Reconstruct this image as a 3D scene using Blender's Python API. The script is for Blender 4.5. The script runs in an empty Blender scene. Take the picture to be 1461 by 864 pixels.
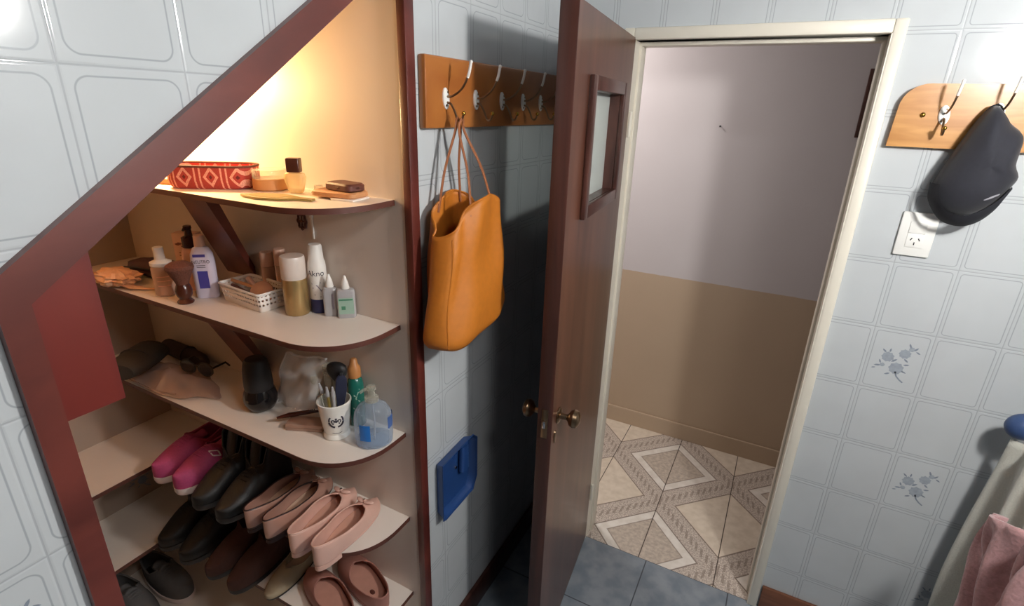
import bpy, bmesh, math, random
from mathutils import Vector, Matrix
random.seed(7)
C = bpy.context.scene.collection
scene = bpy.context.scene
PI = math.pi

# ---------------------------------------------------------------- camera, world, lights, exposure
yaw, pit, rol = -0.47209512, -0.35780729, 0.03200185
F_ = Vector((math.sin(yaw)*math.cos(pit), math.cos(yaw)*math.cos(pit), math.sin(pit)))
R_ = Vector((math.cos(yaw), -math.sin(yaw), 0)); U_ = R_.cross(F_)
R2 = R_*math.cos(rol)+U_*math.sin(rol); U2 = -R_*math.sin(rol)+U_*math.cos(rol)
cd = bpy.data.cameras.new('camera'); cam = bpy.data.objects.new('camera', cd); C.objects.link(cam)
cd.sensor_fit = 'HORIZONTAL'; cd.sensor_width = 36; cd.lens = 747.02/1461*36; cd.clip_start = .02
M = Matrix.Identity(4)
for i in range(3):
    M[i][0], M[i][1], M[i][2] = R2[i], U2[i], -F_[i]
M[0][3], M[1][3], M[2][3] = 0.7684894, -1.80428255, 1.79213018
cam.matrix_world = M
scene.camera = cam
w = bpy.data.worlds.new('world'); scene.world = w; w.use_nodes = True
w.node_tree.nodes['Background'].inputs[0].default_value = (.5, .52, .55, 1)
w.node_tree.nodes['Background'].inputs[1].default_value = .12
scene.view_settings.view_transform = 'Standard'; scene.view_settings.look = 'None'
scene.view_settings.gamma = 1; scene.view_settings.use_curve_mapping = False
scene.view_settings.exposure = 0.0
ROOM_LAMP, CLOSET_BULB, HALL_FILL, BATH_FILL = 470.0, 540.0, 13.5, 11.0   # lamp strengths; the last two are added fill lights
cy = scene.cycles
try:
    cy.use_denoising = True; cy.max_bounces = 10; cy.transparent_max_bounces = 16
    cy.sample_clamp_indirect = 6.0; cy.caustics_reflective = False; cy.caustics_refractive = False
except Exception: pass

def area_lamp(name, loc, size, power, col):
    l = bpy.data.lights.new(name, 'AREA'); l.shape = 'DISK'; l.size = size; l.energy = power; l.color = col
    o = bpy.data.objects.new(name, l); C.objects.link(o); o.location = loc
    return o
area_lamp('hall_fill_light', (-.35, .50, 2.42), .25, HALL_FILL, (1, .93, .88))  # unseen fill lamp added to brighten the hall
area_lamp('bathroom_fill_light', (1.35, -1.55, 2.46), .35, BATH_FILL, (1, .97, .94))  # added fill light with no real fixture, placed so the door blocks it

# ---------------------------------------------------------------- materials
def lin(c):
    return tuple((x/12.92 if x <= .04045 else ((x+.055)/1.055)**2.4) for x in c)
def rgb(r, g, b): return lin((r/255, g/255, b/255))
def nmat(name):
    m = bpy.data.materials.new(name); m.use_nodes = True
    return m, m.node_tree, m.node_tree.nodes['Principled BSDF']
def sock(b, names, v):
    for n in names:
        if n in b.inputs: b.inputs[n].default_value = v; return
def mat(name, col, rough=.5, metal=0, spec=.5, alpha=1, var=.06, scale=30, bump=0, coat=0, sheen=0, emit=None, es=0, trans=0):
    m, nt, b = nmat(name); N = nt.nodes; L = nt.links
    b.inputs['Roughness'].default_value = rough; b.inputs['Metallic'].default_value = metal
    sock(b, ['Specular IOR Level', 'Specular'], spec); b.inputs['Alpha'].default_value = alpha
    if coat: sock(b, ['Coat Weight'], coat); sock(b, ['Coat Roughness'], .12)
    if sheen: sock(b, ['Sheen Weight'], sheen)
    if trans: sock(b, ['Transmission Weight'], trans)
    if emit: sock(b, ['Emission Color'], (*emit, 1)); sock(b, ['Emission Strength'], es)
    tc = N.new('ShaderNodeTexCoord'); no = N.new('ShaderNodeTexNoise'); no.inputs['Scale'].default_value = scale
    no.inputs['Detail'].default_value = 3
    L.new(tc.outputs['Object'], no.inputs['Vector'])
    mp = N.new('ShaderNodeMapRange'); mp.inputs[1].default_value = .3; mp.inputs[2].default_value = .7
    mp.inputs[3].default_value = 1-var; mp.inputs[4].default_value = 1+var
    L.new(no.outputs[0], mp.inputs[0])
    hs = N.new('ShaderNodeHueSaturation'); hs.inputs['Color'].default_value = (*col, 1)
    L.new(mp.outputs[0], hs.inputs['Value']); L.new(hs.outputs[0], b.inputs['Base Color'])
    if bump:
        bp = N.new('ShaderNodeBump'); bp.inputs['Strength'].default_value = bump; bp.inputs['Distance'].default_value = .003
        L.new(no.outputs[0], bp.inputs['Height']); L.new(bp.outputs[0], b.inputs['Normal'])
    return m
def wood(name, c1, c2, sc=(3, 3, 40), rough=.35, spec=.5, coat=.2):
    # streaky grain; sc = frequency per axis (small = along the grain)
    m, nt, b = nmat(name); N = nt.nodes; L = nt.links
    tc = N.new('ShaderNodeTexCoord'); mp = N.new('ShaderNodeMapping'); mp.inputs['Scale'].default_value = sc
    no = N.new('ShaderNodeTexNoise'); no.inputs['Scale'].default_value = 1; no.inputs['Detail'].default_value = 5; no.inputs['Distortion'].default_value = .6
    L.new(tc.outputs['Object'], mp.inputs[0]); L.new(mp.outputs[0], no.inputs['Vector'])
    r = N.new('ShaderNodeValToRGB'); r.color_ramp.elements[0].position = .35; r.color_ramp.elements[1].position = .68
    r.color_ramp.elements[0].color = (*c1, 1); r.color_ramp.elements[1].color = (*c2, 1)
    L.new(no.outputs[0], r.inputs[0]); L.new(r.outputs[0], b.inputs['Base Color'])
    b.inputs['Roughness'].default_value = rough; sock(b, ['Specular IOR Level'], spec); sock(b, ['Coat Weight'], coat); sock(b, ['Coat Roughness'], .2)
    return m
class NT:
    def __init__(s, nt): s.nt = nt
    def v(s, val):
        n = s.nt.nodes.new('ShaderNodeValue'); n.outputs[0].default_value = val; return n.outputs[0]
    def m(s, op, a, b=None, c=None):
        n = s.nt.nodes.new('ShaderNodeMath'); n.operation = op
        for i, x in enumerate((a, b, c)):
            if x is None: continue
            if isinstance(x, (int, float)): n.inputs[i].default_value = x
            else: s.nt.links.new(x, n.inputs[i])
        return n.outputs[0]
    def mix(s, f, a, b):
        n = s.nt.nodes.new('ShaderNodeMix'); n.data_type = 'RGBA'
        s.nt.links.new(f, n.inputs[0]) if not isinstance(f, (int, float)) else None
        for i, x in ((6, a), (7, b)):
            if isinstance(x, tuple): n.inputs[i].default_value = (*x, 1)
            else: s.nt.links.new(x, n.inputs[i])
        return n.outputs[2]
    def sstep(s, x, a, b):   # smooth 0..1 from a to b
        n = s.nt.nodes.new('ShaderNodeMapRange'); n.interpolation_type = 'SMOOTHSTEP'
        s.nt.links.new(x, n.inputs[0]); n.inputs[1].default_value = a; n.inputs[2].default_value = b
        return n.outputs[0]
    def noise(s, vec, sc, det=3):
        n = s.nt.nodes.new('ShaderNodeTexNoise'); n.inputs['Scale'].default_value = sc; n.inputs['Detail'].default_value = det
        s.nt.links.new(vec, n.inputs['Vector']); return n.outputs[0]
def tiles(name, axis, u0, v0, tw=.1489, th=.2, base=rgb(196, 201, 204), line=rgb(136, 142, 150), r=.017, ins=.0118):
    # glazed wall tiles with a thin printed frame inset from every edge
    m, nt, b = nmat(name); n = NT(nt)
    tc = nt.nodes.new('ShaderNodeTexCoord'); sp = nt.nodes.new('ShaderNodeSeparateXYZ'); nt.links.new(tc.outputs['Object'], sp.inputs[0])
    def cell(o, off, size):
        f = n.m('FRACT', n.m('DIVIDE', n.m('SUBTRACT', o, off), size))
        return n.m('MULTIPLY', n.m('ABSOLUTE', n.m('SUBTRACT', f, .5)), size)   # distance from tile centre
    du, dv = cell(sp.outputs[axis], u0, tw), cell(sp.outputs[2], v0, th)
    ed = n.m('MINIMUM', n.m('SUBTRACT', tw/2, du), n.m('SUBTRACT', th/2, dv))
    qx = n.m('SUBTRACT', du, tw/2-ins-r); qy = n.m('SUBTRACT', dv, th/2-ins-r)
    px, py = n.m('MAXIMUM', qx, 0), n.m('MAXIMUM', qy, 0)
    sd = n.m('SUBTRACT', n.m('ADD', n.m('SQRT', n.m('ADD', n.m('MULTIPLY', px, px), n.m('MULTIPLY', py, py))), n.m('MINIMUM', n.m('MAXIMUM', qx, qy), 0)), r)
    ring = n.m('SUBTRACT', 1, n.sstep(n.m('ABSOLUTE', sd), .0005, .0017))
    grout = n.m('SUBTRACT', 1, n.sstep(ed, .0007, .0016))
    mot = n.noise(tc.outputs['Object'], 6)
    c0 = n.mix(n.sstep(mot, .35, .65), base, tuple(x*.955 for x in base))
    c1 = n.mix(n.m('MULTIPLY', ring, .6), c0, line)
    c2 = n.mix(n.m('MULTIPLY', grout, .5), c1, rgb(146, 150, 156))
    nt.links.new(c2, b.inputs['Base Color'])
    b.inputs['Roughness'].default_value = .08; sock(b, ['Specular IOR Level'], .45)
    bp = nt.nodes.new('ShaderNodeBump'); bp.inputs['Strength'].default_value = .6; bp.inputs['Distance'].default_value = .0008
    h = n.m('ADD', n.sstep(ed, 0, .004), n.m('MULTIPLY', n.noise(tc.outputs['Object'], 9, 1), .25))
    nt.links.new(h, bp.inputs['Height']); nt.links.new(bp.outputs[0], b.inputs['Normal'])
    return m
def hall_floor_mat():
    m, nt, b = nmat('hall_floor_tile'); n = NT(nt)
    tc = nt.nodes.new('ShaderNodeTexCoord'); sp = nt.nodes.new('ShaderNodeSeparateXYZ'); nt.links.new(tc.outputs['Object'], sp.inputs[0])
    P = .305
    X = n.m('DIVIDE', n.m('SUBTRACT', sp.outputs[0], .495), P); Y = n.m('DIVIDE', n.m('SUBTRACT', sp.outputs[1], .70), P)
    # diagonal lattice: s=(X+Y)/2, d=(X-Y)/2 ; cells centred on whole numbers
    s = n.m('MULTIPLY', n.m('ADD', X, Y), .5); d = n.m('MULTIPLY', n.m('SUBTRACT', X, Y), .5)
    fs = n.m('SUBTRACT', n.m('FRACT', n.m('ADD', s, 100.5)), .5); fd = n.m('SUBTRACT', n.m('FRACT', n.m('ADD', d, 100.5)), .5)
    i = n.m('FLOOR', n.m('ADD', s, 100.5)); j = n.m('FLOOR', n.m('ADD', d, 100.5))
    par = n.m('GREATER_THAN', n.m('ABSOLUTE', n.m('SUBTRACT', n.m('FRACT', n.m('MULTIPLY', n.m('ADD', i, j), .5)), 0)), .25)  # 1 = plain cell
    q = n.m('MAXIMUM', n.m('ABSOLUTE', fs), n.m('ABSOLUTE', fd))    # 0 centre .. .5 band middle
    spk = n.sstep(n.noise(tc.outputs['Object'], 160, 2), .35, .65); mot = n.sstep(n.noise(tc.outputs['Object'], 25, 4), .3, .7)
    band = n.mix(spk, rgb(168, 154, 144), rgb(216, 205, 194))
    orn = n.m('MULTIPLY', n.sstep(q, .455, .47), n.m('GREATER_THAN', n.m('SINE', n.m('MULTIPLY', n.m('ADD', fs, fd), 75)), .2))
    band = n.mix(n.m('MULTIPLY', orn, .55), band, rgb(125, 110, 98))
    white = n.mix(mot, rgb(222, 214, 204), rgb(236, 230, 222))
    dark = n.mix(n.sstep(n.noise(tc.outputs['Object'], 60, 4), .3, .7), rgb(178, 165, 153), rgb(204, 191, 177))
    plain = n.mix(mot, rgb(214, 200, 182), rgb(228, 215, 198))
    def line(c, at, wd=.008, amt=.8):
        f = n.m('SUBTRACT', 1, n.sstep(n.m('ABSOLUTE', n.m('SUBTRACT', q, at)), wd*.5, wd))
        return n.mix(n.m('MULTIPLY', f, amt), c, rgb(112, 96, 84))
    framed = n.mix(n.m('GREATER_THAN', q, .275), dark, white)
    framed = line(framed, .275, .008, .6)
    c = n.mix(par, framed, plain)
    c = n.mix(n.m('GREATER_THAN', q, .375), c, band)
    c = line(c, .375, .009)
    gx = n.m('ABSOLUTE', n.m('SUBTRACT', n.m('FRACT', n.m('ADD', X, 100.5)), .5))
    gy = n.m('ABSOLUTE', n.m('SUBTRACT', n.m('FRACT', n.m('ADD', Y, 100.5)), .5))
    g1 = n.m('SUBTRACT', 1, n.sstep(gx, .004, .009)); g2 = n.m('MULTIPLY', n.m('SUBTRACT', 1, n.sstep(gy, .003, .006)), .0)
    c = n.mix(n.m('MAXIMUM', g1, g2), c, rgb(70, 58, 50))
    nt.links.new(c, b.inputs['Base Color']); b.inputs['Roughness'].default_value = .35
    return m
def bath_floor_mat():
    m, nt, b = nmat('bathroom_floor_tile'); n = NT(nt)
    tc = nt.nodes.new('ShaderNodeTexCoord'); sp = nt.nodes.new('ShaderNodeSeparateXYZ'); nt.links.new(tc.outputs['Object'], sp.inputs[0])
    def e(o, off, s):
        f = n.m('ABSOLUTE', n.m('SUBTRACT', n.m('FRACT', n.m('ADD', n.m('DIVIDE', n.m('SUBTRACT', o, off), s), 50.5)), .5)); return n.m('MULTIPLY', f, s)
    g = n.m('MINIMUM', e(sp.outputs[0], .53, .328), e(sp.outputs[1], 0, .327))
    c = n.mix(n.sstep(n.noise(tc.outputs['Object'], 14, 5), .3, .7), rgb(116, 127, 138), rgb(142, 150, 158))
    c = n.mix(n.m('SUBTRACT', 1, n.sstep(g, .0015, .003)), c, rgb(66, 72, 80))
    nt.links.new(c, b.inputs['Base Color']); b.inputs['Roughness'].default_value = .4
    return m
def two_tone_mat():
    m, nt, b = nmat('hall_paint'); n = NT(nt)
    tc = nt.nodes.new('ShaderNodeTexCoord'); sp = nt.nodes.new('ShaderNodeSeparateXYZ'); nt.links.new(tc.outputs['Object'], sp.inputs[0])
    z = n.m('ADD', sp.outputs[2], n.m('MULTIPLY', n.noise(tc.outputs['Object'], 30, 2), .006))
    lo = n.mix(n.noise(tc.outputs['Object'], 4), rgb(186, 164, 140), rgb(194, 172, 148))
    hi = n.mix(n.noise(tc.outputs['Object'], 4), rgb(200, 193, 194), rgb(206, 200, 201))
    c = n.mix(n.sstep(z, .963, .967), lo, hi)
    nt.links.new(c, b.inputs['Base Color']); b.inputs['Roughness'].default_value = .6
    return m
def dots_mat():   # white plastic with rows of square perforations
    m, nt, b = nmat('perforated_plastic'); n = NT(nt)
    tc = nt.nodes.new('ShaderNodeTexCoord'); sp = nt.nodes.new('ShaderNodeSeparateXYZ'); nt.links.new(tc.outputs['Object'], sp.inputs[0])
    f = lambda o, s, k: n.m('LESS_THAN', n.m('ABSOLUTE', n.m('SUBTRACT', n.m('FRACT', n.m('DIVIDE', o, s)), .5)), k)
    hx = n.m('MAXIMUM', n.m('MULTIPLY', f(n.m('ADD', sp.outputs[0], sp.outputs[1]), .0115, .27), 1), 0)
    hz = f(n.m('ADD', sp.outputs[2], .001), .0135, .21)
    band = n.m('MULTIPLY', n.m('GREATER_THAN', sp.outputs[2], .008), n.m('LESS_THAN', sp.outputs[2], .046))
    a = n.m('SUBTRACT', 1, n.m('MULTIPLY', n.m('MULTIPLY', hx, hz), band))
    nt.links.new(a, b.inputs['Alpha'])
    b.inputs['Base Color'].default_value = (*rgb(236, 228, 220), 1); b.inputs['Roughness'].default_value = .4
    return m
def aztec_mat():  # red woven basket with pale diamonds and upright bars (object X and Z)
    m, nt, b = nmat('woven_red'); n = NT(nt)
    tc = nt.nodes.new('ShaderNodeTexCoord'); sp = nt.nodes.new('ShaderNodeSeparateXYZ'); nt.links.new(tc.outputs['Object'], sp.inputs[0])
    u = n.m('ADD', sp.outputs[0], n.m('MULTIPLY', sp.outputs[1], -1))
    f = n.m('SUBTRACT', n.m('FRACT', n.m('ADD', n.m('DIVIDE', u, .062), 20.5)), .5)
    ax = n.m('ABSOLUTE', f); az = n.m('ABSOLUTE', n.m('DIVIDE', n.m('SUBTRACT', sp.outputs[2], .029), .062))
    q = n.m('ADD', n.m('MULTIPLY', ax, 1.35), az)
    ring = n.m('MULTIPLY', n.m('GREATER_THAN', q, .24), n.m('LESS_THAN', q, .40))
    dot = n.m('LESS_THAN', q, .09)
    bars = n.m('GREATER_THAN', n.m('ABSOLUTE', n.m('SUBTRACT', ax, .38)), 9)
    bar = n.m('LESS_THAN', n.m('ABSOLUTE', n.m('SUBTRACT', ax, .40)), .035)
    pale = n.m('MAXIMUM', n.m('MAXIMUM', ring, bar), bars)
    c = n.mix(pale, rgb(176, 62, 50), rgb(238, 172, 148)); c = n.mix(dot, c, rgb(96, 22, 18))
    wv = n.noise(tc.outputs['Object'], 300, 2)
    c = n.mix(n.m('MULTIPLY', n.sstep(wv, .4, .6), .25), c, rgb(130, 40, 34))
    nt.links.new(c, b.inputs['Base Color']); b.inputs['Roughness'].default_value = .8
    return m
def film(name, col, alpha, rough=.12):   # thin clear plastic / glass
    m, nt, b = nmat(name); N = nt.nodes; L = nt.links
    b.inputs['Base Color'].default_value = (*col, 1); b.inputs['Roughness'].default_value = rough
    sock(b, ['Specular IOR Level'], .8)
    tr = N.new('ShaderNodeBsdfTransparent'); tr.inputs[0].default_value = (*[.4+.6*x for x in col], 1)
    mx = N.new('ShaderNodeMixShader'); fr = N.new('ShaderNodeLayerWeight'); fr.inputs[0].default_value = .25
    ma = N.new('ShaderNodeMath'); ma.operation = 'MULTIPLY_ADD'; L.new(fr.outputs['Facing'], ma.inputs[0]); ma.inputs[1].default_value = .55; ma.inputs[2].default_value = alpha
    ma.use_clamp = True
    L.new(ma.outputs[0], mx.inputs[0]); L.new(tr.outputs[0], mx.inputs[1]); L.new(b.outputs[0], mx.inputs[2])
    L.new(mx.outputs[0], N['Material Output'].inputs['Surface'])
    return m

MT = dict(
 tile_l=tiles('glazed_wall_tile', 1, -1.6133, .0233), tile_f=tiles('glazed_wall_tile_end', 0, .9298-.1489*10, .0065, r=.008, ins=.0088),
 hall=two_tone_mat(), hallf=hall_floor_mat(), bathf=bath_floor_mat(),
 ceil=mat('ceiling_paint', rgb(232, 232, 230), .7, var=.02, scale=5),
 casing=mat('cream_gloss_paint', rgb(226, 220, 206), .35, var=.03, scale=12),
 door=wood('door_veneer', rgb(70, 40, 29), rgb(95, 58, 43), (14, 14, 1.2), .32),
 dooredge=wood('door_edge_wood', rgb(52, 28, 22), rgb(78, 42, 32), (30, 30, 2), .4),
 darkwood=wood('dark_frame_wood', rgb(58, 32, 26), rgb(82, 50, 42), (20, 20, 6), .35),
 trim=wood('mahogany_trim', rgb(78, 32, 26), rgb(104, 47, 38), (8, 3, 8), .38),
 red=wood('red_panel_wood', rgb(94, 26, 19), rgb(110, 34, 24), (20, 12, 1.5), .4),
 brace=wood('brace_wood', rgb(84, 36, 28), rgb(106, 50, 38), (6, 6, 6), .45),
 base=wood('baseboard_wood', rgb(110, 66, 44), rgb(134, 86, 60), (3, 3, 40), .4),
 pine=wood('orange_pine', rgb(174, 116, 52), rgb(202, 146, 78), (5, 5, 45), .35, coat=.4),
 pinered=wood('amber_pine', rgb(158, 92, 40), rgb(180, 114, 54), (45, 5, 5), .35, coat=.4), pinedark=wood('pine_edge', rgb(120, 66, 34), rgb(146, 84, 44), (5, 5, 30), .4),
 cream=mat('cream_melamine', rgb(222, 208, 196), .4, var=.02, scale=6),
 greywall=mat('closet_back_darkened', rgb(168, 150, 136), .6, var=.03, scale=6), dimceil=mat('closet_ceiling_darkened', rgb(138, 116, 100), .7, var=.05), darkwall=mat('closet_left_darkened', rgb(96, 74, 60), .8, var=.1),  # closet back, ceiling and left wall tones darkened to cut bounced light
 board=mat('shelf_white_melamine', rgb(232, 222, 212), .32, var=.02, scale=6),
 edge=mat('brown_edge_band', rgb(88, 48, 38), .5),
 steel=mat('dull_wire', rgb(150, 128, 104), .35, 1), brass=mat('brass', rgb(206, 160, 70), .25, 1),
 oldbrass=mat('tarnished_brass', rgb(150, 126, 100), .28, 1), porcelain=mat('white_porcelain', rgb(240, 240, 236), .15),
 chrome=mat('chrome', rgb(215, 215, 215), .15, 1),
 mustard=mat('mustard_leather', rgb(190, 112, 32), .55, var=.06, scale=60, bump=.12),
 mustardin=mat('bag_lining', rgb(150, 88, 34), .8), strap=mat('tan_strap_leather', rgb(150, 92, 58), .5),
 navyplastic=mat('blue_plastic', rgb(36, 68, 122), .35, var=.04), blueknob=mat('blue_knob_plastic', rgb(54, 76, 118), .4),
 cap=mat('navy_cap_cloth', rgb(29, 30, 39), .85, sheen=.15, var=.1, scale=90, bump=.12), capmark=mat('grey_embroidery', rgb(140, 138, 146), .8),
 capdk=mat('cap_brim_cloth', rgb(26, 27, 35), .85, var=.1, scale=90),
 plate=mat('switch_plate_plastic', rgb(238, 238, 234), .3, var=.01), hole=mat('dark_slot', rgb(40, 40, 42), .7),
 towel=mat('white_terry', rgb(202, 202, 192), .95, var=.06, scale=220, bump=.4, sheen=.3), pink=mat('pink_terry', rgb(172, 132, 133), .95, var=.14, scale=120, bump=.5, sheen=.3),
 rim=mat('dark_rim_weave', rgb(92, 44, 30), .8), aztec=aztec_mat(), weave=mat('basket_inside', rgb(196, 140, 90), .9),
 tan=mat('tan_box_card', rgb(186, 132, 82), .6), glass=film('clear_glass', rgb(235, 232, 220), .14, .06),
 amber=film('pale_perfume_glass', rgb(236, 214, 160), .4, .06), darkcap=mat('dark_brown_cap', rgb(66, 34, 26), .25),
 olive=mat('olive_plastic', rgb(140, 118, 62), .4), brownleather=mat('brown_wallet_leather', rgb(92, 48, 38), .5, bump=.15, scale=120),
 tanleather=mat('tan_wallet_leather', rgb(196, 140, 94), .5, bump=.15, scale=120), card=mat('white_card', rgb(236, 228, 220), .6),
 whitepl=mat('white_plastic', rgb(238, 234, 228), .35, var=.02), pinkpl=mat('pinkish_plastic', rgb(222, 184, 164), .35, var=.03),
 pinkclear=film('pinkish_clear_plastic', rgb(226, 190, 168), .6, .2), peach=mat('peach_label', rgb(220, 172, 148), .6),
 floral=mat('pink_card', rgb(226, 188, 168), .7), print_=mat('brown_print', rgb(132, 84, 76), .7),
 bristle=mat('brown_bristles', rgb(104, 62, 48), .9, var=.25, scale=300, bump=.6), gloss=mat('black_gloss', rgb(22, 20, 22), .12, var=.02),
 black=mat('matte_black', rgb(26, 24, 26), .55), bluelabel=mat('blue_label', rgb(70, 66, 150), .5), ink=mat('dark_ink', rgb(52, 46, 60), .6),
 paleblue=mat('lilac_label', rgb(214, 206, 224), .5), dots=dots_mat(), compact=mat('tan_compact', rgb(190, 138, 108), .4),
 gold=mat('gold_can', rgb(176, 148, 100), .3, .6, var=.05), capclear=mat('milky_cap', rgb(226, 212, 202), .3),
 navy=mat('navy_band', rgb(52, 52, 96), .4), inkblue=mat('blue_black_plastic', rgb(40, 42, 62), .4), greymark=mat('grey_print', rgb(150, 140, 150), .5), dropper=film('cloudy_plastic', rgb(206, 204, 206), .6, .25),
 greenlabel=mat('green_label', rgb(150, 178, 162), .5), green=mat('green_mark', rgb(70, 128, 100), .5),
 teal=film('teal_liquid', rgb(30, 112, 98), .75, .15), orangecap=mat('orange_brown_cap', rgb(190, 128, 74), .4),
 bluegel=film('clear_blue_plastic', rgb(214, 226, 240), .16, .08), blueprint=mat('bright_blue_label', rgb(44, 118, 200), .4), gelblue=film('blue_liquid', rgb(86, 122, 190), .5, .15),
 mug=mat('white_ceramic', rgb(240, 236, 228), .2), beigecard=mat('mauve_beige_case', rgb(176, 142, 124), .5), tortoise=mat('tortoise_plastic', rgb(74, 34, 22), .2),
 zip=film('clear_pouch_vinyl', rgb(250, 248, 246), .5, .12), zipedge=mat('white_piping', rgb(244, 240, 238), .4),
 crinkle=film('crinkled_clear_bag', rgb(206, 180, 170), .5, .2), crinkle2=mat('pale_orange_plastic_bag', rgb(224, 174, 136), .35, var=.1, scale=60, bump=.4),
 darkbag=mat('dark_olive_cloth', rgb(52, 44, 36), .8), plum2=mat('dark_brown_cloth', rgb(50, 36, 30), .8, bump=.2), plum=mat('dark_plum_cloth', rgb(70, 44, 48), .7, bump=.2),
 hotpink=mat('magenta_shoe_cloth', rgb(172, 64, 110), .7, var=.08, scale=150, bump=.15), hotlin=mat('magenta_lining', rgb(130, 34, 66), .9), sole=mat('white_rubber', rgb(232, 216, 212), .5),
 patent=mat('taupe_patent', rgb(176, 134, 118), .22, coat=.5, var=.03), patentin=mat('beige_insole', rgb(214, 184, 160), .6), bind=mat('dark_brown_binding', rgb(52, 26, 22), .5),
 blush=mat('blush_leather', rgb(222, 178, 162), .3, coat=.25, var=.03), blushin=mat('blush_insole', rgb(206, 160, 140), .6),
 mauve=mat('mauve_rubber', rgb(168, 116, 104), .5, var=.04), mauvein=mat('mauve_insole', rgb(196, 142, 124), .65),
 blackleather=mat('black_leather', rgb(17, 16, 17), .5, bump=.2, scale=110), brownsuede=mat('brown_suede', rgb(74, 46, 40), .85, bump=.2, scale=120), oliveshoe=mat('grey_beige_cloth', rgb(160, 146, 122), .8),
 greyshoe=mat('grey_shoe_cloth', rgb(92, 90, 90), .8), flower=mat('printed_flower', rgb(158, 166, 176), .2, var=.1, scale=80), flowerdk=mat('printed_leaf', rgb(134, 143, 156), .2, var=.1),
 bulb=mat('lamp_globe', (1, 1, 1), .4, emit=(1, .97, .93), es=ROOM_LAMP), warmbulb=mat('warm_bulb', (1, .8, .5), .4, emit=(1, .68, .31), es=CLOSET_BULB),
 picture=mat('picture_print', rgb(120, 120, 110), .5, var=.4, scale=14), pane=film('frosted_pane', rgb(224, 230, 226), .30, .35),
)

# ---------------------------------------------------------------- mesh helpers
def nb(): return bmesh.new()
def O(name, bm, m, parent=None, smooth=35, mods=None):
    bmesh.ops.recalc_face_normals(bm, faces=bm.faces)
    me = bpy.data.meshes.new(name); bm.to_mesh(me); bm.free()
    for x in (m if isinstance(m, (list, tuple)) else [m]): me.materials.append(x)
    if smooth:
        me.polygons.foreach_set('use_smooth', [True]*len(me.polygons))
        me.set_sharp_from_angle(angle=math.radians(smooth))
    o = bpy.data.objects.new(name, me); C.objects.link(o)
    if parent is not None: o.parent = parent
    return o
def solid(o, t, off=0):
    d = o.modifiers.new('thickness', 'SOLIDIFY'); d.thickness = t; d.offset = off; return o
def sub(o, n=1):
    d = o.modifiers.new('smooth', 'SUBSURF'); d.levels = n; d.render_levels = n; return o
def tag(o, label, cat, group=None):
    o['label'] = label; o['category'] = cat
    if group: o['group'] = group
    return o
def T(name, label, cat, loc, rz=0, group=None):
    o = bpy.data.objects.new(name, None); C.objects.link(o); o.empty_display_size = .03
    o.location = loc; o.rotation_euler = (0, 0, rz)
    return tag(o, label, cat, group)
def struct(o): o['kind'] = 'structure'; return o
def box(bm, x0, x1, y0, y1, z0, z1, bev=0, mi=0, M=None):
    vs = [bm.verts.new((x, y, z)) for x in (x0, x1) for y in (y0, y1) for z in (z0, z1)]
    fs = []
    for q in ((0, 1, 3, 2), (4, 6, 7, 5), (0, 4, 5, 1), (2, 3, 7, 6), (0, 2, 6, 4), (1, 5, 7, 3)):
        f = bm.faces.new([vs[i] for i in q]); f.material_index = mi; fs.append(f)
    if M: bmesh.ops.transform(bm, matrix=M, verts=vs)
    if bev:
        es = list({e for f in fs for e in f.edges})
        r = bmesh.ops.bevel(bm, geom=es, offset=bev, segments=2, affect='EDGES', profile=.5)
        for f in r['faces']: f.material_index = mi
    return bm
def prism(bm, poly, fn0, fn1, mi=0):
    a = [bm.verts.new(fn0(*p)) for p in poly]; b = [bm.verts.new(fn1(*p)) for p in poly]
    n = len(poly)
    fs = [bm.faces.new(a), bm.faces.new(list(reversed(b)))]
    fs += [bm.faces.new([a[i], a[(i+1) % n], b[(i+1) % n], b[i]]) for i in range(n)]
    for f in fs: f.material_index = mi
    return bm
def prism_x(bm, poly_yz, x0, x1, mi=0): return prism(bm, poly_yz, lambda y, z: (x0, y, z), lambda y, z: (x1, y, z), mi)
def prism_y(bm, poly_xz, y0, y1, mi=0): return prism(bm, poly_xz, lambda x, z: (x, y0, z), lambda x, z: (x, y1, z), mi)
def prism_z(bm, poly_xy, z0, z1, mi=0): return prism(bm, poly_xy, lambda x, y: (x, y, z0), lambda x, y: (x, y, z1), mi)
def loft(bm, rings, cap0=True, cap1=True, closed=True, mi=0):
    vr = [[bm.verts.new(p) for p in r] for r in rings]
    n = len(vr[0])
    for a, b in zip(vr, vr[1:]):
        for i in range(n if closed else n-1):
            j = (i+1) % n
            f = bm.faces.new([a[i], a[j], b[j], b[i]]); f.material_index = mi
    if cap0: bm.faces.new(list(reversed(vr[0]))).material_index = mi
    if cap1: bm.faces.new(vr[-1]).material_index = mi
    return vr
def lathe(bm, prof, n=28, c=(0, 0, 0), M=None, mi=0, sx=1, sy=1, cap=True):
    v0 = len(bm.verts)
    rings = []
    for r, z in prof:
        r = max(r, 1e-4)
        p = [Vector((r*sx*math.cos(2*PI*i/n), r*sy*math.sin(2*PI*i/n), z)) for i in range(n)]
        rings.append([(M @ q if M else q)+Vector(c) for q in p])
    loft(bm, rings, cap, cap, True, mi)
    return bm
def rrect(w, d, r, z, n=5, c=(0, 0)):
    pts = []
    for cx, cy_, a0 in ((w/2-r, d/2-r, 0), (-w/2+r, d/2-r, PI/2), (-w/2+r, -d/2+r, PI), (w/2-r, -d/2+r, 1.5*PI)):
        for i in range(n+1):
            a = a0+PI/2*i/n; pts.append(Vector((cx+r*math.cos(a)+c[0], cy_+r*math.sin(a)+c[1], z)))
    return pts
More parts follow.
